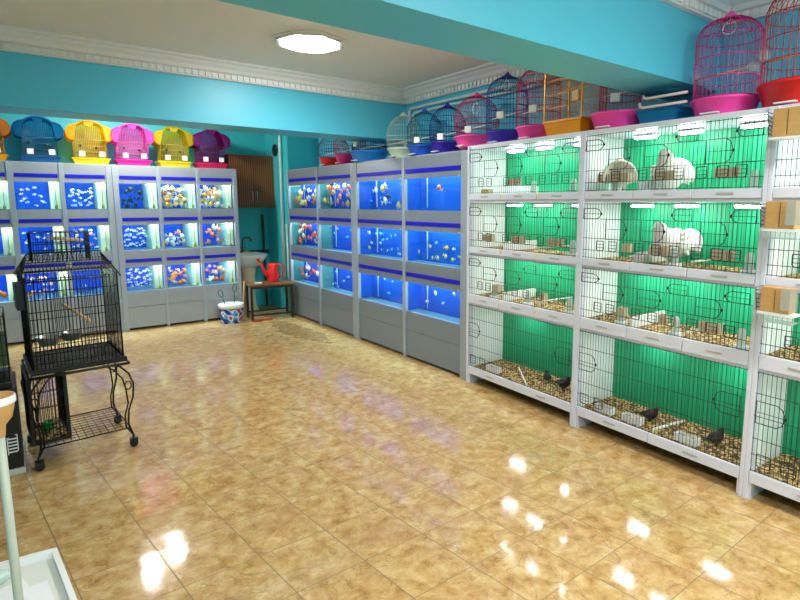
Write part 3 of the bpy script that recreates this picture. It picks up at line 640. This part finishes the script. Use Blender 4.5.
dome_cage(AP(1.47, .17, 2.061), RZA, 'small dark pink round cage second from the back on the fish tank racks', 'darkpink', 'crimson', .20, .20, .38, det=1, feeders=(), bh=.11, bulge=.14, rbase=.185)
dome_cage(AP(1.90, .17, 2.061), RZA, 'sky blue based round cage behind the lower beam', 'sky', 'navy', .195, .17, .33, det=1, feeders=((.1, .9),), bh=.12)
# rectangular orange cage
t = thing('bird_cage', 'square golden wire bird cage with an orange yellow base under the beam', 'bird cage', WP(.968, .19, zt), RZW)
def frustum(m, w0, d0, w1, d1, z0, z1):
    return m.add([(-w0, -d0, z0), (w0, -d0, z0), (w0, d0, z0), (-w0, d0, z0), (-w1, -d1, z1), (w1, -d1, z1), (w1, d1, z1), (-w1, d1, z1)], [(0,3,2,1), (4,5,6,7), (0,1,5,4), (1,2,6,5), (2,3,7,6), (3,0,4,7)])
m = frustum(MB(), .150, .12, .168, .14, 0, .095); frustum(m, .175, .147, .175, .147, .0955, .108); m.build('base_tray', CM['orange'], t)
m = MB()
for i in range(20):
    x = -.17+.34*i/19
    for y in (-.132, .132): m.rod((x, y, .105), (x, y, .50), .0016, 4)
for i in range(14):
    y = -.132+.264*i/13
    for x in (-.17, .17): m.rod((x, y, .105), (x, y, .50), .0016, 4)
for z in (.11, .20, .29, .39, .50): m.tube([(-.17, -.133, z), (.17, -.133, z), (.17, .133, z), (-.17, .133, z)], .003, 5, closed=True)
for i in range(16): x = -.17+.34*i/15; m.rod((x, -.13, .5), (x, .13, .5), .0016)
m.build('wire_body', WM['gold'], t)
for x in (-.17, .17):
    for y in (-.133, .133): MB().bbox(x-.005, x+.005, y-.005, y+.005, .1, .505, .003).build('corner_post', WM['gold'], t)
MB().rod((-.16, 0, .33), (.16, .02, .36), .007, 8).build('perch', M_perch, t)
MB().bbox(.09, .15, -.15, -.10, .22, .29, .006).build('feeder', M_perch, t)
# folded teal base and the two pale pipes under the beam
t = thing('bird_cage', 'teal blue cage base in the shade under the big beam', 'bird cage', WP(1.69, .20, zt), RZW)
m = frustum(MB(), .11, .12, .13, .14, 0, .08); frustum(m, .136, .146, .136, .146, .0805, .092); m.build('base_tray', CM['teal'], t)
m = MB()
for i in range(14): x = -.12+.24*i/13; m.rod((x, .125, .09), (x, .125, .19), .0016); m.rod((x, .125, .19), (x, -.12, .19), .0016)
m.tube([(-.12, -.12, .19), (.12, -.12, .19), (.12, .125, .19), (-.12, .125, .19)], .003, 5, closed=True)
m.build('wire_body', WM['teal'], t)
mp_ = mat('pinkish_white_plastic', (222, 206, 206), .4)
MB().tube([(.205, -.155, .098), (-.075, -.155, .098), (-.095, -.155, .104), (-.10, -.155, .130)], .008, 10).build('perch', mp_, t)
MB().tube([(.205, -.155, .150), (-.055, -.155, .150), (-.072, -.155, .157), (-.076, -.155, .172)], .008, 10).build('perch', mp_, t)

# ------------------------------------------------------------ castle shaped plastic cages on the back racks
def castle(u, label, rgb, nm, base_rgb=None, basenm=None):
    cs, sn = math.cos(RZL), math.sin(RZL); d = .20
    t = thing('bird_cage', label, 'bird cage', (FL[0][0]+u*cs-d*sn, FL[0][1]+u*sn+d*cs, 2.061), RZL, None)
    pl = clear(nm+'_clear_plastic', rgb, .30, .06, .15); ba = mat((basenm or nm)+'_tray', base_rgb or rgb, .35)
    m = MB(); frustum(m, .165, .13, .19, .15, 0, .055); frustum(m, .198, .157, .198, .157, .0555, .068); m.build('base_tray', ba, t)
    # mushroom outline of the roof: flared ears and a rounded top
    pts = [(.168, .27), (.20, .275), (.228, .30), (.240, .34), (.238, .385), (.215, .425), (.175, .45), (.13, .462), (.10, .485), (.05, .505), (0, .51)]
    out = pts+[(-x, z) for x, z in pts[::-1][1:]]
    inn = [(x*.90 if abs(x) > .17 else x*.93, z-.016 if z > .40 else z) for x, z in out]
    m = MB(); n = len(out)
    for i in range(n-1):
        a, b, c_, e = out[i], out[i+1], inn[i+1], inn[i]
        vs = [(a[0], -.15, a[1]), (b[0], -.15, b[1]), (c_[0], -.15, c_[1]), (e[0], -.15, e[1]), (a[0], .15, a[1]), (b[0], .15, b[1]), (c_[0], .15, c_[1]), (e[0], .15, e[1])]
        m.add(vs, [(0,1,2,3), (4,5,6,7), (0,1,5,4), (2,3,7,6)])
    for x in (1, -1):      # rounded ear cheeks closing the flare front and back
        for y in (-.15, .147):
            pl_ = [(x*.165, .27)]+[(x*a, b) for a, b in pts[1:8]]+[(x*.13, .44)]
            m.prism(pl_, y, y+.003)
    m.build('roof', pl, t)
    MB().prism([(-.16, .07), (.16, .07), (.16, .44), (.05, .49), (-.05, .49), (-.16, .44)], .128, .131).build('back_panel', clear(nm+'_tint', tuple(int(150+.41*v) for v in rgb), .14, .04, .2), t)
    MB().prism([(-.05, .485), (.05, .485), (.04, .45), (0, .435), (-.04, .45)], -.154, -.148).build('roof_badge', pl, t)
    m = MB()
    for i in range(19):
        x = -.165+.33*i/18; zt_ = .45-.25*(abs(x)**1.5)
        for y in (-.135, .135): m.rod((x, y, .06), (x, y, zt_), .0014, 3)
    for i in range(13):
        y = -.135+.27*i/12
        for x in (-.165, .165): m.rod((x, y, .06), (x, y, .30), .0014, 3)
    for z in (.075, .14, .21, .28): m.tube([(-.166, -.136, z), (.166, -.136, z), (.166, .136, z), (-.166, .136, z)], .0022, 4, closed=True)
    m.build('wire_body', mat(nm+'_wire', tuple(int(v*.8) for v in rgb), .4, .2), t)
    MB().rod((-.10, -.13, .21), (-.07, .12, .25), .006, 6).lathe([(.001, .195), (.012, .20), (.012, .22), (.001, .225)], 8, -.10, -.14).rod((.06, -.13, .19), (.12, .10, .21), .006, 6).lathe([(.001, .175), (.012, .18), (.012, .20), (.001, .205)], 8, .06, -.14).build('perch', M_blackpl, t)
    for x in (-.09, .11): MB().bbox(x-.03, x+.03, -.165, -.142, .085, .145, .004).build('feeder', M_bottlewh, t)
    m = MB().rod((-.14, -.142, .125), (.14, -.142, .125), .003, 5); m.build('front_rail', M_black, t)
castle(-1.11, 'orange castle shaped plastic bird cage cut off by the left edge of the photo', (250, 170, 30), 'orange')
castle(-.62, 'teal castle shaped bird cage on the back racks', (10, 140, 196), 'cyan', (8, 90, 150), 'deep_blue')
castle(-.13, 'bright yellow castle bird cage between the teal and the pink ones', (255, 214, 20), 'yellow')
castle(.32, 'pink castle bird cage between two yellow ones', (244, 96, 206), 'pink', (250, 30, 150), 'rose')
castle(.79, 'greenish yellow castle bird cage between the pink and the purple ones', (226, 206, 20), 'olive_yellow')
castle(1.25, 'purple castle bird cage nearest the wooden cupboard', (170, 30, 150), 'purple', (226, 12, 90), 'crimson')

# ------------------------------------------------------------ washbasin alcove
t = thing('wall_cupboard', 'dark brown wooden wall cupboard with two doors above the washbasin', 'cupboard', (2.51, YB-.001, 1.53))
MB().box(0, .70, -.30, 0, 0, .76).build('body', M_wood, t)
for i in (0, 1):
    x0 = .004+.348*i; d = MB().bbox(x0, x0+.343, -.318, -.301, .004, .756, .003).build('door', M_wood, t)
    hx = .315 if i == 0 else .385
    MB().tube([(hx, -.318, .10), (hx, -.34, .115), (hx, -.345, .17), (hx, -.34, .225), (hx, -.318, .24)], .006, 8).build('handle', M_grey, d)
M_ceramic = mat('white_ceramic', (236, 240, 232), .15, coat=.3)
t = thing('washbasin', 'white ceramic pedestal washbasin in the alcove', 'washbasin', (2.72, 7.98, 0))
MB().lathe([(.03, .62), (.10, .63), (.20, .70), (.265, .79), (.288, .835), (.290, .85), (.272, .855), (.255, .84), (.20, .76), (.10, .70), (.0, .695)], 32, sy=.88).build('basin', M_ceramic, t)
MB().lathe([(.13, 0), (.125, .03), (.095, .10), (.085, .35), (.095, .55), (.12, .66)], 24, cap0=True).build('pedestal', mat('cream_ceramic', (222, 204, 168), .2), t)
MB().box(-.22, .22, .17, .27, .80, .86).build('tap_ledge', M_ceramic, t)
M_brass = mat('old_brass', (120, 98, 66), .3, .9)
tp = MB().tube([(0, .2, .855), (0, .2, 1.0), (.01, .19, 1.06), (.04, .16, 1.09), (.08, .13, 1.085), (.10, .11, 1.05)], .011, 10).lathe([(.028, .86), (.028, .885), (.016, .90)], 12, 0, .2).build('tap', M_brass, t)
MB().lathe([(.018, 1.03), (.024, 1.035), (.024, 1.06), (.015, 1.065)], 10, .10, .11, cap0=True, cap1=True).build('nozzle', mat('copper', (190, 120, 90), .3, .8), tp)
MB().tube([(-.05, .2, .93), (-.01, .2, .93), (.05, .2, .93)], .008, 8).build('tap_handle', M_brass, tp)
o = MB().bbox(-.055, .055, -.03, .03, 0, .022, .008).build('sponge', mat('yellow_sponge', (222, 190, 60), .9, bump=.4)); o.location = (2.76, 8.155, .862); tag(o, 'yellow sponge on the back ledge of the washbasin', 'sponge')
o = MB().lathe([(.001, 0), (.034, .001), (.036, .06), (.03, .10), (.012, .12), (.012, .15), (.003, .155)], 14).build('soap_bottle', M_frost); o.location = (2.53, 8.20, .862); tag(o, 'small pale soap bottle at the left of the washbasin', 'bottle')
# small table
t = thing('side_table', 'small brown wooden table with dark metal legs in front of the washbasin', 'table', (2.78, 7.33, 0), -.15)
MB().bbox(-.30, .31, -.19, .19, .475, .50, .004).build('table_top', mat('brown_table_top', (116, 78, 44), .35, noise=.15), t)
M_dkleg = mat('dark_brown_metal', (46, 36, 28), .5, .3)
for x in (-.27, .28):
    for y in (-.16, .16): MB().box(x-.014, x+.014, y-.014, y+.014, 0, .4745).build('leg', M_dkleg, t)
MB().box(-.256, .266, -.17, -.15, .07, .09).box(-.256, .266, .15, .17, .07, .09).build('stretcher', M_dkleg, t)
MB().box(-.256, .266, -.172, -.158, .44, .474).box(-.256, .266, .158, .172, .44, .474).build('apron', M_dkleg, t)
# watering can
t = thing('watering_can', 'red plastic watering can standing on the small table', 'watering can', (2.86, 7.37, .501), 0)
M_redcan = mat('red_can_plastic', (232, 40, 40), .35)
MB().lathe([(.001, 0), (.075, 0), (.078, .01), (.078, .15), (.064, .21), (.070, .25), (.066, .255), (.059, .21), (.072, .15), (.07, .012)], 24).build('can_body', M_redcan, t)
MB().tube([(-.07, 0, .08), (-.11, 0, .13), (-.15, 0, .22), (-.20, 0, .31)], lambda q: .028-.014*q, 12).lathe([(.014, .30), (.028, .335)], 12, -.205, 0).build('spout', M_redcan, t)
MB().tube([(.06, 0, .225), (.11, 0, .25), (.15, 0, .22), (.155, 0, .16), (.14, 0, .09), (.08, 0, .045)], .012, 10).build('handle', M_redcan, t)
o = MB().lathe([(.001, 0), (.045, 0), (.055, .01), (.052, .012), (.04, .004)], 20).build('saucer', M_bottlewh); o.location = (2.62, 7.30, .501); tag(o, 'small white dish on the left of the small table', 'dish')
# bucket with printed sides, and hand nets in it
t = thing('bucket', 'white lidded paint bucket with a blue and red printed side beside the fish tank rack', 'bucket', (2.26, 7.37, 0), .3)
bm_ = mat('bucket_print', (240, 240, 244), .4); nt = bm_.node_tree; bs = nt.nodes['Principled BSDF']
tc = nt.nodes.new('ShaderNodeTexCoord'); vo = nt.nodes.new('ShaderNodeTexNoise'); vo.inputs['Scale'].default_value = 9; vo.inputs['Detail'].default_value = 1
rp = nt.nodes.new('ShaderNodeValToRGB'); rp.color_ramp.interpolation = 'CONSTANT'
for i, (p, c_) in enumerate(((0, (26, 56, 130)), (.42, (92, 160, 216)), (.50, (236, 238, 240)), (.56, (210, 110, 90)), (.64, (40, 60, 90)))):
    e = rp.color_ramp.elements[i] if i < 2 else rp.color_ramp.elements.new(p); e.position = p; e.color = lin(c_)
nt.links.new(tc.outputs['Object'], vo.inputs['Vector']); nt.links.new(vo.outputs['Fac'], rp.inputs[0]); nt.links.new(rp.outputs[0], bs.inputs['Base Color'])
MB().lathe([(.001, 0), (.135, 0), (.137, .01), (.153, .215), (.150, .215), (.132, .012)], 28).build('pail', bm_, t)
MB().lathe([(.156, .20), (.168, .202), (.168, .25), (.150, .256), (.02, .252), (.001, .252)], 28).build('lid', M_bottlewh, t)
MB().tube([(-.158, 0, .19), (-.13, -.10, .12), (0, -.165, .08), (.13, -.10, .12), (.158, 0, .19)], .004, 6).build('bail_handle', M_bottlewh, t)
gm = mat('green_net_wire', (10, 110, 60), .4)
for dx, tilt, hgt, lab in ((-.085, -.30, .20, 'shorter leaning green wire hand net on the bucket lid'), (.045, .06, .25, 'taller upright green wire hand net on the bucket lid')):
    lo = [(.028*math.sin(a), 0, hgt-.05-.05*math.cos(a)*1.0) for a in [PI*2*i/16 for i in range(17)]]
    o = MB().tube([(0, 0, 0), (.004, 0, hgt-.15)], .0065, 8).tube([(.004, 0, hgt-.15), (0, 0, hgt-.1)], .0045, 8).tube(lo, .0055, 6).build('hand_net', gm)
    o.location = (2.26+dx, 7.37, .258); o.rotation_euler = (0, tilt, 0); tag(o, lab, 'fish net')
# broom, dustpan, stick
o = MB().tube([(2.435, 7.46, .02), (2.50, 7.52, .52)], .011, 8).build('broom_stick', mat('pale_broom_wood', (190, 150, 100), .6)); tag(o, 'pale wooden stick leaning beside the bucket', 'stick')
t = thing('dustpan', 'red brush head and dustpan on the floor right of the bucket', 'dustpan', (2.60, 7.18, 0), -.5)
MB().bbox(-.12, .0, -.06, .06, .0, .018, .006).build('pan', mat('dark_red_plastic', (150, 30, 22), .4), t)
MB().tube([(.0, 0, .012), (.14, .0, .022)], .010, 8).build('handle', mat('red_handle', (200, 40, 30), .4), t)
o = MB().tube([(3.03, 8.10, .02), (3.06, 8.22, 1.42)], .018, 8).build('mop_handle', mat('dark_wood_pole', (72, 62, 48), .6)); tag(o, 'dark wooden pole leaning in the corner behind the watering can', 'pole')
structure(MB().box(2.35, 3.16, YB-.012, YB-.001, .82, .88), 'trim_8', mat('dark_pipe', (20, 60, 70), .5))
# pipes and vent on the alcove wall
o = MB().tube([(3.135, 7.62, .25), (3.135, 7.62, 2.45), (3.135, 7.62, ZC-.002)], .022, 12).build('water_pipe', mat('white_pipe', (206, 226, 226), .4))
tag(o, 'white vertical water pipe on the alcove wall beside the fish tank rack', 'pipe')
o = MB().tube([(3.145, 7.50, .02), (3.145, 7.50, 1.30)], .014, 10).build('water_pipe', MATS['white_pipe']); tag(o, 'thin short pipe beside the tall white one on the alcove wall', 'pipe')
t = thing('wall_vent', 'small round black vent on the alcove wall above the cupboard', 'vent', (3.164, 7.86, 2.37), 0)
m = MB().lathe([(.001, 0), (.085, 0), (.09, .006), (.085, .02), (.07, .02), (.068, .008), (.001, .008)], 24); v = m.build('vent_cover', M_blackpl, t); v.rotation_euler = (0, -PI/2, 0)
# white pipes high on the right wall
M_pipew = MATS['white_pipe']
o = MB().tube([(WX-.03, 5.02, 2.07), (WX-.03, 5.02, 2.60), (WX-.03, 4.99, 2.625), (WX-.03, 2.1, 2.625)], .016, 10).build('water_pipe', M_pipew); tag(o, 'upper white pipe running high along the right wall above the domed cages', 'pipe')
o = MB().tube([(WX-.03, 4.95, 2.07), (WX-.03, 4.95, 2.555), (WX-.03, 4.92, 2.575), (WX-.03, 2.1, 2.575)], .013, 10).build('water_pipe', M_pipew); tag(o, 'lower white pipe running high along the right wall above the domed cages', 'pipe')
o = MB().tube([(WX-.03, 5.10, 2.07), (WX-.03, 5.10, 2.26), (WX-.03, 5.14, 2.28), (WX-.03, 6.2, 2.28)], .014, 10).build('water_pipe', M_pipew); tag(o, 'white pipe under the lower beam behind the pale wire cage', 'pipe')

# ------------------------------------------------------------ black parrot cage on its wheeled stand
t = thing('parrot_cage', 'empty black wire parrot cage with a pitched roof, standing on the wheeled stand', 'bird cage', (0, 0, 0))
X0, X1, Y0, Y1, ZB, ZE, ZR = .025, .495, 3.93, 4.42, .64, 1.165, 1.29
m = MB()
MB().box(X0-.018, X1+.018, Y0-.018, Y1+.018, .585, .600).box(X0-.018, X1+.018, Y0-.018, Y0-.008, .6005, .615).box(X0-.018, X1+.018, Y1+.008, Y1+.018, .6005, .615).box(X0-.018, X0-.008, Y0-.007, Y1+.007, .6005, .615).box(X1+.008, X1+.018, Y0-.007, Y1+.007, .6005, .615).build('tray', M_blackpl, t)
def grid_wall(m, a, b, z0, z1, n, hz, r=.0021):
    a, b = Vector(a), Vector(b)
    for i in range(n+1):
        p = a+(b-a)*i/n; m.rod((p.x, p.y, z0), (p.x, p.y, z1), r, 4)
    for z in hz: m.rod((a.x, a.y, z), (b.x, b.y, z), r*1.3, 4)
hz = [.645, .70, .83, .96, 1.08, 1.155]
for nm, a, b in (('front_panel', (X0, Y0, 0), (X1, Y0, 0)), ('back_panel', (X0, Y1, 0), (X1, Y1, 0)), ('side_panel', (X0, Y0, 0), (X0, Y1, 0)), ('side_panel', (X1, Y0, 0), (X1, Y1, 0))):
    m = MB(); grid_wall(m, a, b, .602, ZE, 24 if nm[0] in 'fb' else 20, hz, .0021 if nm[0] in 'fb' else .0016); m.build(nm, M_black, t)
m = MB(); ym = (Y0+Y1)/2; xi = .04
for y in (Y0-.02, Y1+.02):
    for i in range(25):
        q = i/24; m.rod((X0-.02+(X1-X0+.04)*q, y, ZE-.02), (X0+xi+(X1-X0-2*xi)*q, ym, ZR), .0017, 4)
    for q in (0, .33, .66): m.rod((X0-.02+q*(xi+.02), y+(ym-y)*q, ZE-.02+(ZR-ZE+.02)*q), (X1+.02-q*(xi+.02), y+(ym-y)*q, ZE-.02+(ZR-ZE+.02)*q), .0024, 5)
for x, xr in ((X0-.02, X0+xi), (X1+.02, X1-xi)):
    for i in range(13):
        q = i/12; y = Y0-.02+(Y1-Y0+.04)*q; m.rod((x, y, ZE-.02), (xr, ym, ZR), .0014, 4)
    m.tube([(x, Y0-.02, ZE-.02), (xr, ym, ZR), (x, Y1+.02, ZE-.02)], .004, 6)
m.rod((X0+xi, ym, ZR), (X1-xi, ym, ZR), .004, 6)
m.build('roof', M_black, t)
m = MB()
for y in (ym-.09, ym+.09):
    grid_wall(m, (X0+.06, y, 0), (X0+.36, y, 0), ZR-.05, 1.42, 12, (ZR+.01, ZR+.06, 1.42))
for x in (X0+.06, X0+.36): grid_wall(m, (x, ym-.09, 0), (x, ym+.09, 0), ZR-.05, 1.42, 6, (1.42,))
m.build('roof_playpen', M_black, t)
for a in ((X0, Y0), (X1, Y0), (X0, Y1), (X1, Y1)): MB().rod((*a, .60), (*a, ZE+.005), .0055, 6).build('corner_post', M_black, t)
MB().rod((X0+.15, ym-.03, 1.385), (X0+.33, ym-.05, 1.365), .010, 8).build('perch', M_perch, t)
MB().rod((.24, Y1-.08, .93), (.34, Y0+.08, .86), .011, 8).build('perch', M_perch, t)
for x, y in ((.12, Y0+.14), (.25, Y0+.20)):
    c = MB().lathe([(.001, 0), (.045, 0), (.06, .05), (.066, .055), (.057, .05), (.042, .006)], 20, x, y).build('bowl', M_grey, t); c.location.z = .73
MB().box(X0-.045, X0-.008, Y0+.02, Y0+.20, .98, 1.13).build('side_door', M_blackpl, t)
MB().box(X0+.01, X1-.01, Y0+.01, Y1-.01, .603, .612).build('droppings_grate', speckle('seed_husks', [(20, 20, 20), (28, 28, 26), (60, 60, 52), (16, 16, 16)], 60), t)
def pivot(o, a=math.radians(3), P=(.02, 3.90)):
    c, s_ = math.cos(a), math.sin(a); o.rotation_euler = (0, 0, a); o.location = (P[0]-(c*P[0]-s_*P[1]), P[1]-(s_*P[0]+c*P[1])-.025, 0); o.location.x += .012
pivot(t)
t = thing('cage_stand', 'black wrought iron stand with curved legs and castors under the parrot cage', 'stand', (0, 0, 0))
LX0, LX1, LY0, LY1 = .02, .50, 3.92, 4.40
m = MB().tube([(LX0-.02, LY0-.02, .574), (LX1+.02, LY0-.02, .574), (LX1+.02, LY1+.02, .574), (LX0-.02, LY1+.02, .574)], .009, 6, closed=True); m.build('top_frame', M_black, t)
for x, sx_ in ((LX0, -1), (LX1, 1)):
    for y, sy_ in ((LY0, -1), (LY1, 1)):
        dx, dy = sx_*.7, sy_*.35
        def q(o, z): return (x+dx*o, y+dy*o, z)
        m = MB()
        m.tube([q(-.10, .565), q(-.04, .55), q(.02, .50), q(.05, .43), q(.04, .34), q(.0, .25), q(-.01, .16), q(.02, .08)], .006, 6)
        m.tube([q(-.16, .565), q(-.09, .53), q(-.03, .47), q(-.01, .40), q(.0, .30), q(-.03, .22), q(-.03, .14), q(.02, .08)], .005, 6)
        m.tube([(x+dx*.01+.018*math.cos(a)*sx_, y+dy*.01, .42+.028*math.sin(a)) for a in [2*PI*i/14 for i in range(14)]], .004, 5, closed=True)
        lg = m.build('leg', M_black, t)
        cx_, cy_ = x+dx*.02, y+dy*.02
        MB().rod((cx_, cy_, .085), (cx_, cy_, .05), .008, 8).box(cx_-.022, cx_+.022, cy_-.018, cy_-.013, .02, .062).box(cx_-.022, cx_+.022, cy_+.013, cy_+.018, .02, .062).box(cx_-.022, cx_+.022, cy_-.013, cy_+.013, .052, .062).build('castor_fork', M_blackpl, lg)
        wh = MB().lathe([(.001, -.012), (.024, -.012), (.026, -.006), (.026, .006), (.024, .012), (.001, .012)], 16).build('castor_wheel', M_blackpl, lg)
        wh.rotation_euler = (PI/2, 0, 0); wh.location = (cx_, cy_, .0262)
m = MB()
for i in range(13): x = LX0+(LX1-LX0)*i/12; m.rod((x, LY0, .13), (x, LY1, .13), .0022, 4)
for i in range(11): y = LY0+(LY1-LY0)*i/10; m.rod((LX0, y, .134), (LX1, y, .134), .0022, 4)
m.tube([(LX0, LY0, .132), (LX1, LY0, .132), (LX1, LY1, .132), (LX0, LY1, .132)], .005, 6, closed=True)
m.build('wire_shelf', M_black, t)
pivot(t)
# small carrier cage on the stand's wire shelf
t = thing('carrier_cage', 'black framed small wire cage on the lower shelf of the parrot cage stand', 'bird cage', (0, 0, 0))
a0, a1, b0, b1 = -.015, .185, 3.97, 4.36
m = MB().bbox(a0, a1, b0, b1, .137, .155, .003); m.build('floor_tray', M_blackpl, t)
m = MB()
for x in (a0, a1-.018):
    for y in (b0, b1-.018): m.box(x, x+.018, y, y+.018, .1555, .545)
m.box(a0, a1, b0, b0+.018, .5455, .56).box(a0, a1, b1-.018, b1, .5455, .56).box(a0, a0+.018, b0+.0185, b1-.0185, .5455, .56).box(a1-.018, a1, b0+.0185, b1-.0185, .5455, .56)
m.build('frame', M_blackpl, t)
m = MB(); grid_wall(m, (a0+.02, b0+.008, 0), (a1-.02, b0+.008, 0), .156, .545, 9, (.25, .36, .46)); grid_wall(m, (a0+.02, b1-.008, 0), (a1-.02, b1-.008, 0), .156, .545, 9, (.25, .36, .46))
for x in (a0+.008, a1-.008): grid_wall(m, (x, b0+.02, 0), (x, b1-.02, 0), .156, .545, 16, (.25, .36, .46))
m.build('wire_panels', M_black, t)
MB().box(a0+.02, a1-.02, b0+.02, b1-.02, .1555, .165).build('litter', M_litter, t)
pivot(t)
o = MB().lathe([(.001, 0), (.026, 0), (.03, .05), (.032, .055), (.027, .05), (.022, .004)], 16).build('green_cup', mat('green_plastic', (20, 150, 60), .35)); o.location = (.08, 4.12, .1655); tag(o, 'green plastic cup inside the small black framed cage', 'cup')
# black carton with a white printed mark, at the left edge
t = thing('carton', 'black carton with a white lined mark at the left edge of the photo', 'box', (0, 0, 0))
MB().bbox(-.42, -.055, 3.93, 4.36, .035, .52, .006).build('box_body', mat('black_card', (12, 12, 13), .5), t)
MB().bbox(-.43, -.05, 3.915, 4.37, 0, .034, .004).build('base', mat('grey_white_base', (206, 206, 200), .5), t)
lm = MB(); wl = mat('white_print', (236, 236, 236), .5)
for i in range(5): lm.box(-.118, -.078, 3.9283, 3.9297, .135+i*.020, .143+i*.020)
lm.box(-.124, -.119, 3.9283, 3.9297, .125, .225).box(-.124, -.112, 3.9283, 3.9297, .2255, .230).box(-.077, -.072, 3.9283, 3.9297, .14, .238).box(-.084, -.072, 3.9283, 3.9297, .2385, .243)
lm.build('printed_mark', wl, t)
# more dark cages stacked behind at the left edge
t = thing('bird_cage', 'dark green cage standing on the black carton at the left edge of the photo', 'bird cage', (0, 0, 0))
MB().bbox(-.42, -.07, 3.95, 4.34, .5205, .56, .005).build('base_tray', M_blackpl, t)
m = MB()
grid_wall(m, (-.41, 3.96, 0), (-.08, 3.96, 0), .561, .95, 16, (.62, .72, .84, .95)); grid_wall(m, (-.41, 4.33, 0), (-.08, 4.33, 0), .561, .95, 16, (.62, .72, .84, .95))
for x in (-.41, -.08): grid_wall(m, (x, 3.96, 0), (x, 4.33, 0), .561, .95, 14, (.62, .72, .84, .95))
for i in range(17): x = -.41+.33*i/16; m.rod((x, 3.96, .95), (x, 4.33, .95), .0017)
m.build('wire_body', M_black, t)
MB().box(-.40, -.09, 4.30, 4.31, .575, .80).build('green_panel', mat('olive_panel', (96, 120, 80), .6), t)

# ------------------------------------------------------------ near left: white display tray, play stand
t = thing('display_table', 'white shallow display tray on a brown wooden box at the bottom left', 'display tray', (0, 0, 0))
Z = .50
E0 = [(-.55, 1.14), (.115, 1.10), (.030, 2.02), (-.55, 2.10)]
def inset(p, k):
    c_ = (sum(a for a, b in p)/4, sum(b for a, b in p)/4); return [(a+(c_[0]-a)*k, b+(c_[1]-b)*k) for a, b in p]
IN = inset(E0, .05)
MB().slab(inset(E0, .015), 0, Z-.036).build('cabinet', mat('brown_board', (150, 100, 60), .5, noise=.2), t)
MB().slab(E0, Z-.035, Z-.022).build('tray_bottom', M_bottlewh, t)
m = MB()
for i in range(4):
    j = (i+1) % 4; A, B, c_, D = E0[i], E0[j], IN[j], IN[i]
    m.add([(*A, Z-.0215), (*B, Z-.0215), (*c_, Z-.0215), (*D, Z-.0215), (*A, Z), (*B, Z), (*c_, Z), (*D, Z)], [(0,1,2,3), (4,5,6,7), (0,1,5,4), (2,3,7,6), (1,2,6,5), (3,0,4,7)])
m.build('rim', M_bottlewh, t)
MB().slab(inset(E0, .056), Z-.0215, Z-.019).build('liner', mat('pale_grey_liner', (222, 226, 220), .4), t)
for i, (x, y, a, z, lab) in enumerate(((-.17, 1.80, .25, .0, 'lowest white paper sheet in the display tray'), (-.13, 1.76, .12, .002, 'middle white paper sheet in the display tray'), (-.20, 1.66, .30, .004, 'top white paper sheet in the display tray'))):
    o = MB().slab([(-.15, -.10), (.12, -.10), (.14, -.06), (.14, .10), (-.15, .10)], 0, .0015).build('paper_sheet', mat('white_paper', (240, 240, 244), .7)); o.location = (x, y, Z-.0185+z); o.rotation_euler = (0, 0, a); tag(o, lab, 'paper')
o = MB().tube([(-.30, 1.925, 0), (-.12, 1.945, 0), (-.11, 1.947, 0), (-.09, 1.95, 0), (-.075, 1.952, 0)], lambda q: .022 if q < .6 else .012, 14).build('plastic_bottle', M_frost); o.location.z = Z+.004; tag(o, 'clear plastic bottle lying along the back of the display tray', 'bottle')
# play stand: pale pole with a wooden bowl on top
t = thing('perch_stand', 'pale pole with a wooden bowl on top standing in the display tray', 'stand', (-.056, 1.44, 0))
MB().tube([(0, 0, Z-.018), (0, 0, 1.115)], .0088, 12).build('pole', mat('pale_green_paint', (176, 184, 170), .4), t)
MB().lathe([(.010, 1.105), (.013, 1.13), (.025, 1.145), (.031, 1.17), (.033, 1.195), (.029, 1.195), (.026, 1.17), (.001, 1.155)], 28).build('bowl', mat('bowl_wood', (196, 150, 96), .45, noise=.15), t)
MB().lathe([(.0332, 1.178), (.0345, 1.180), (.0345, 1.192), (.0335, 1.195)], 28).build('bowl_band', M_bottlewh, t)
MB().lathe([(.001, Z-.018), (.05, Z-.018), (.045, Z-.010), (.012, Z-.006)], 24).build('foot_plate', M_bottlewh, t)
try:
    C.cycles.transparent_max_bounces = 24
except Exception: pass
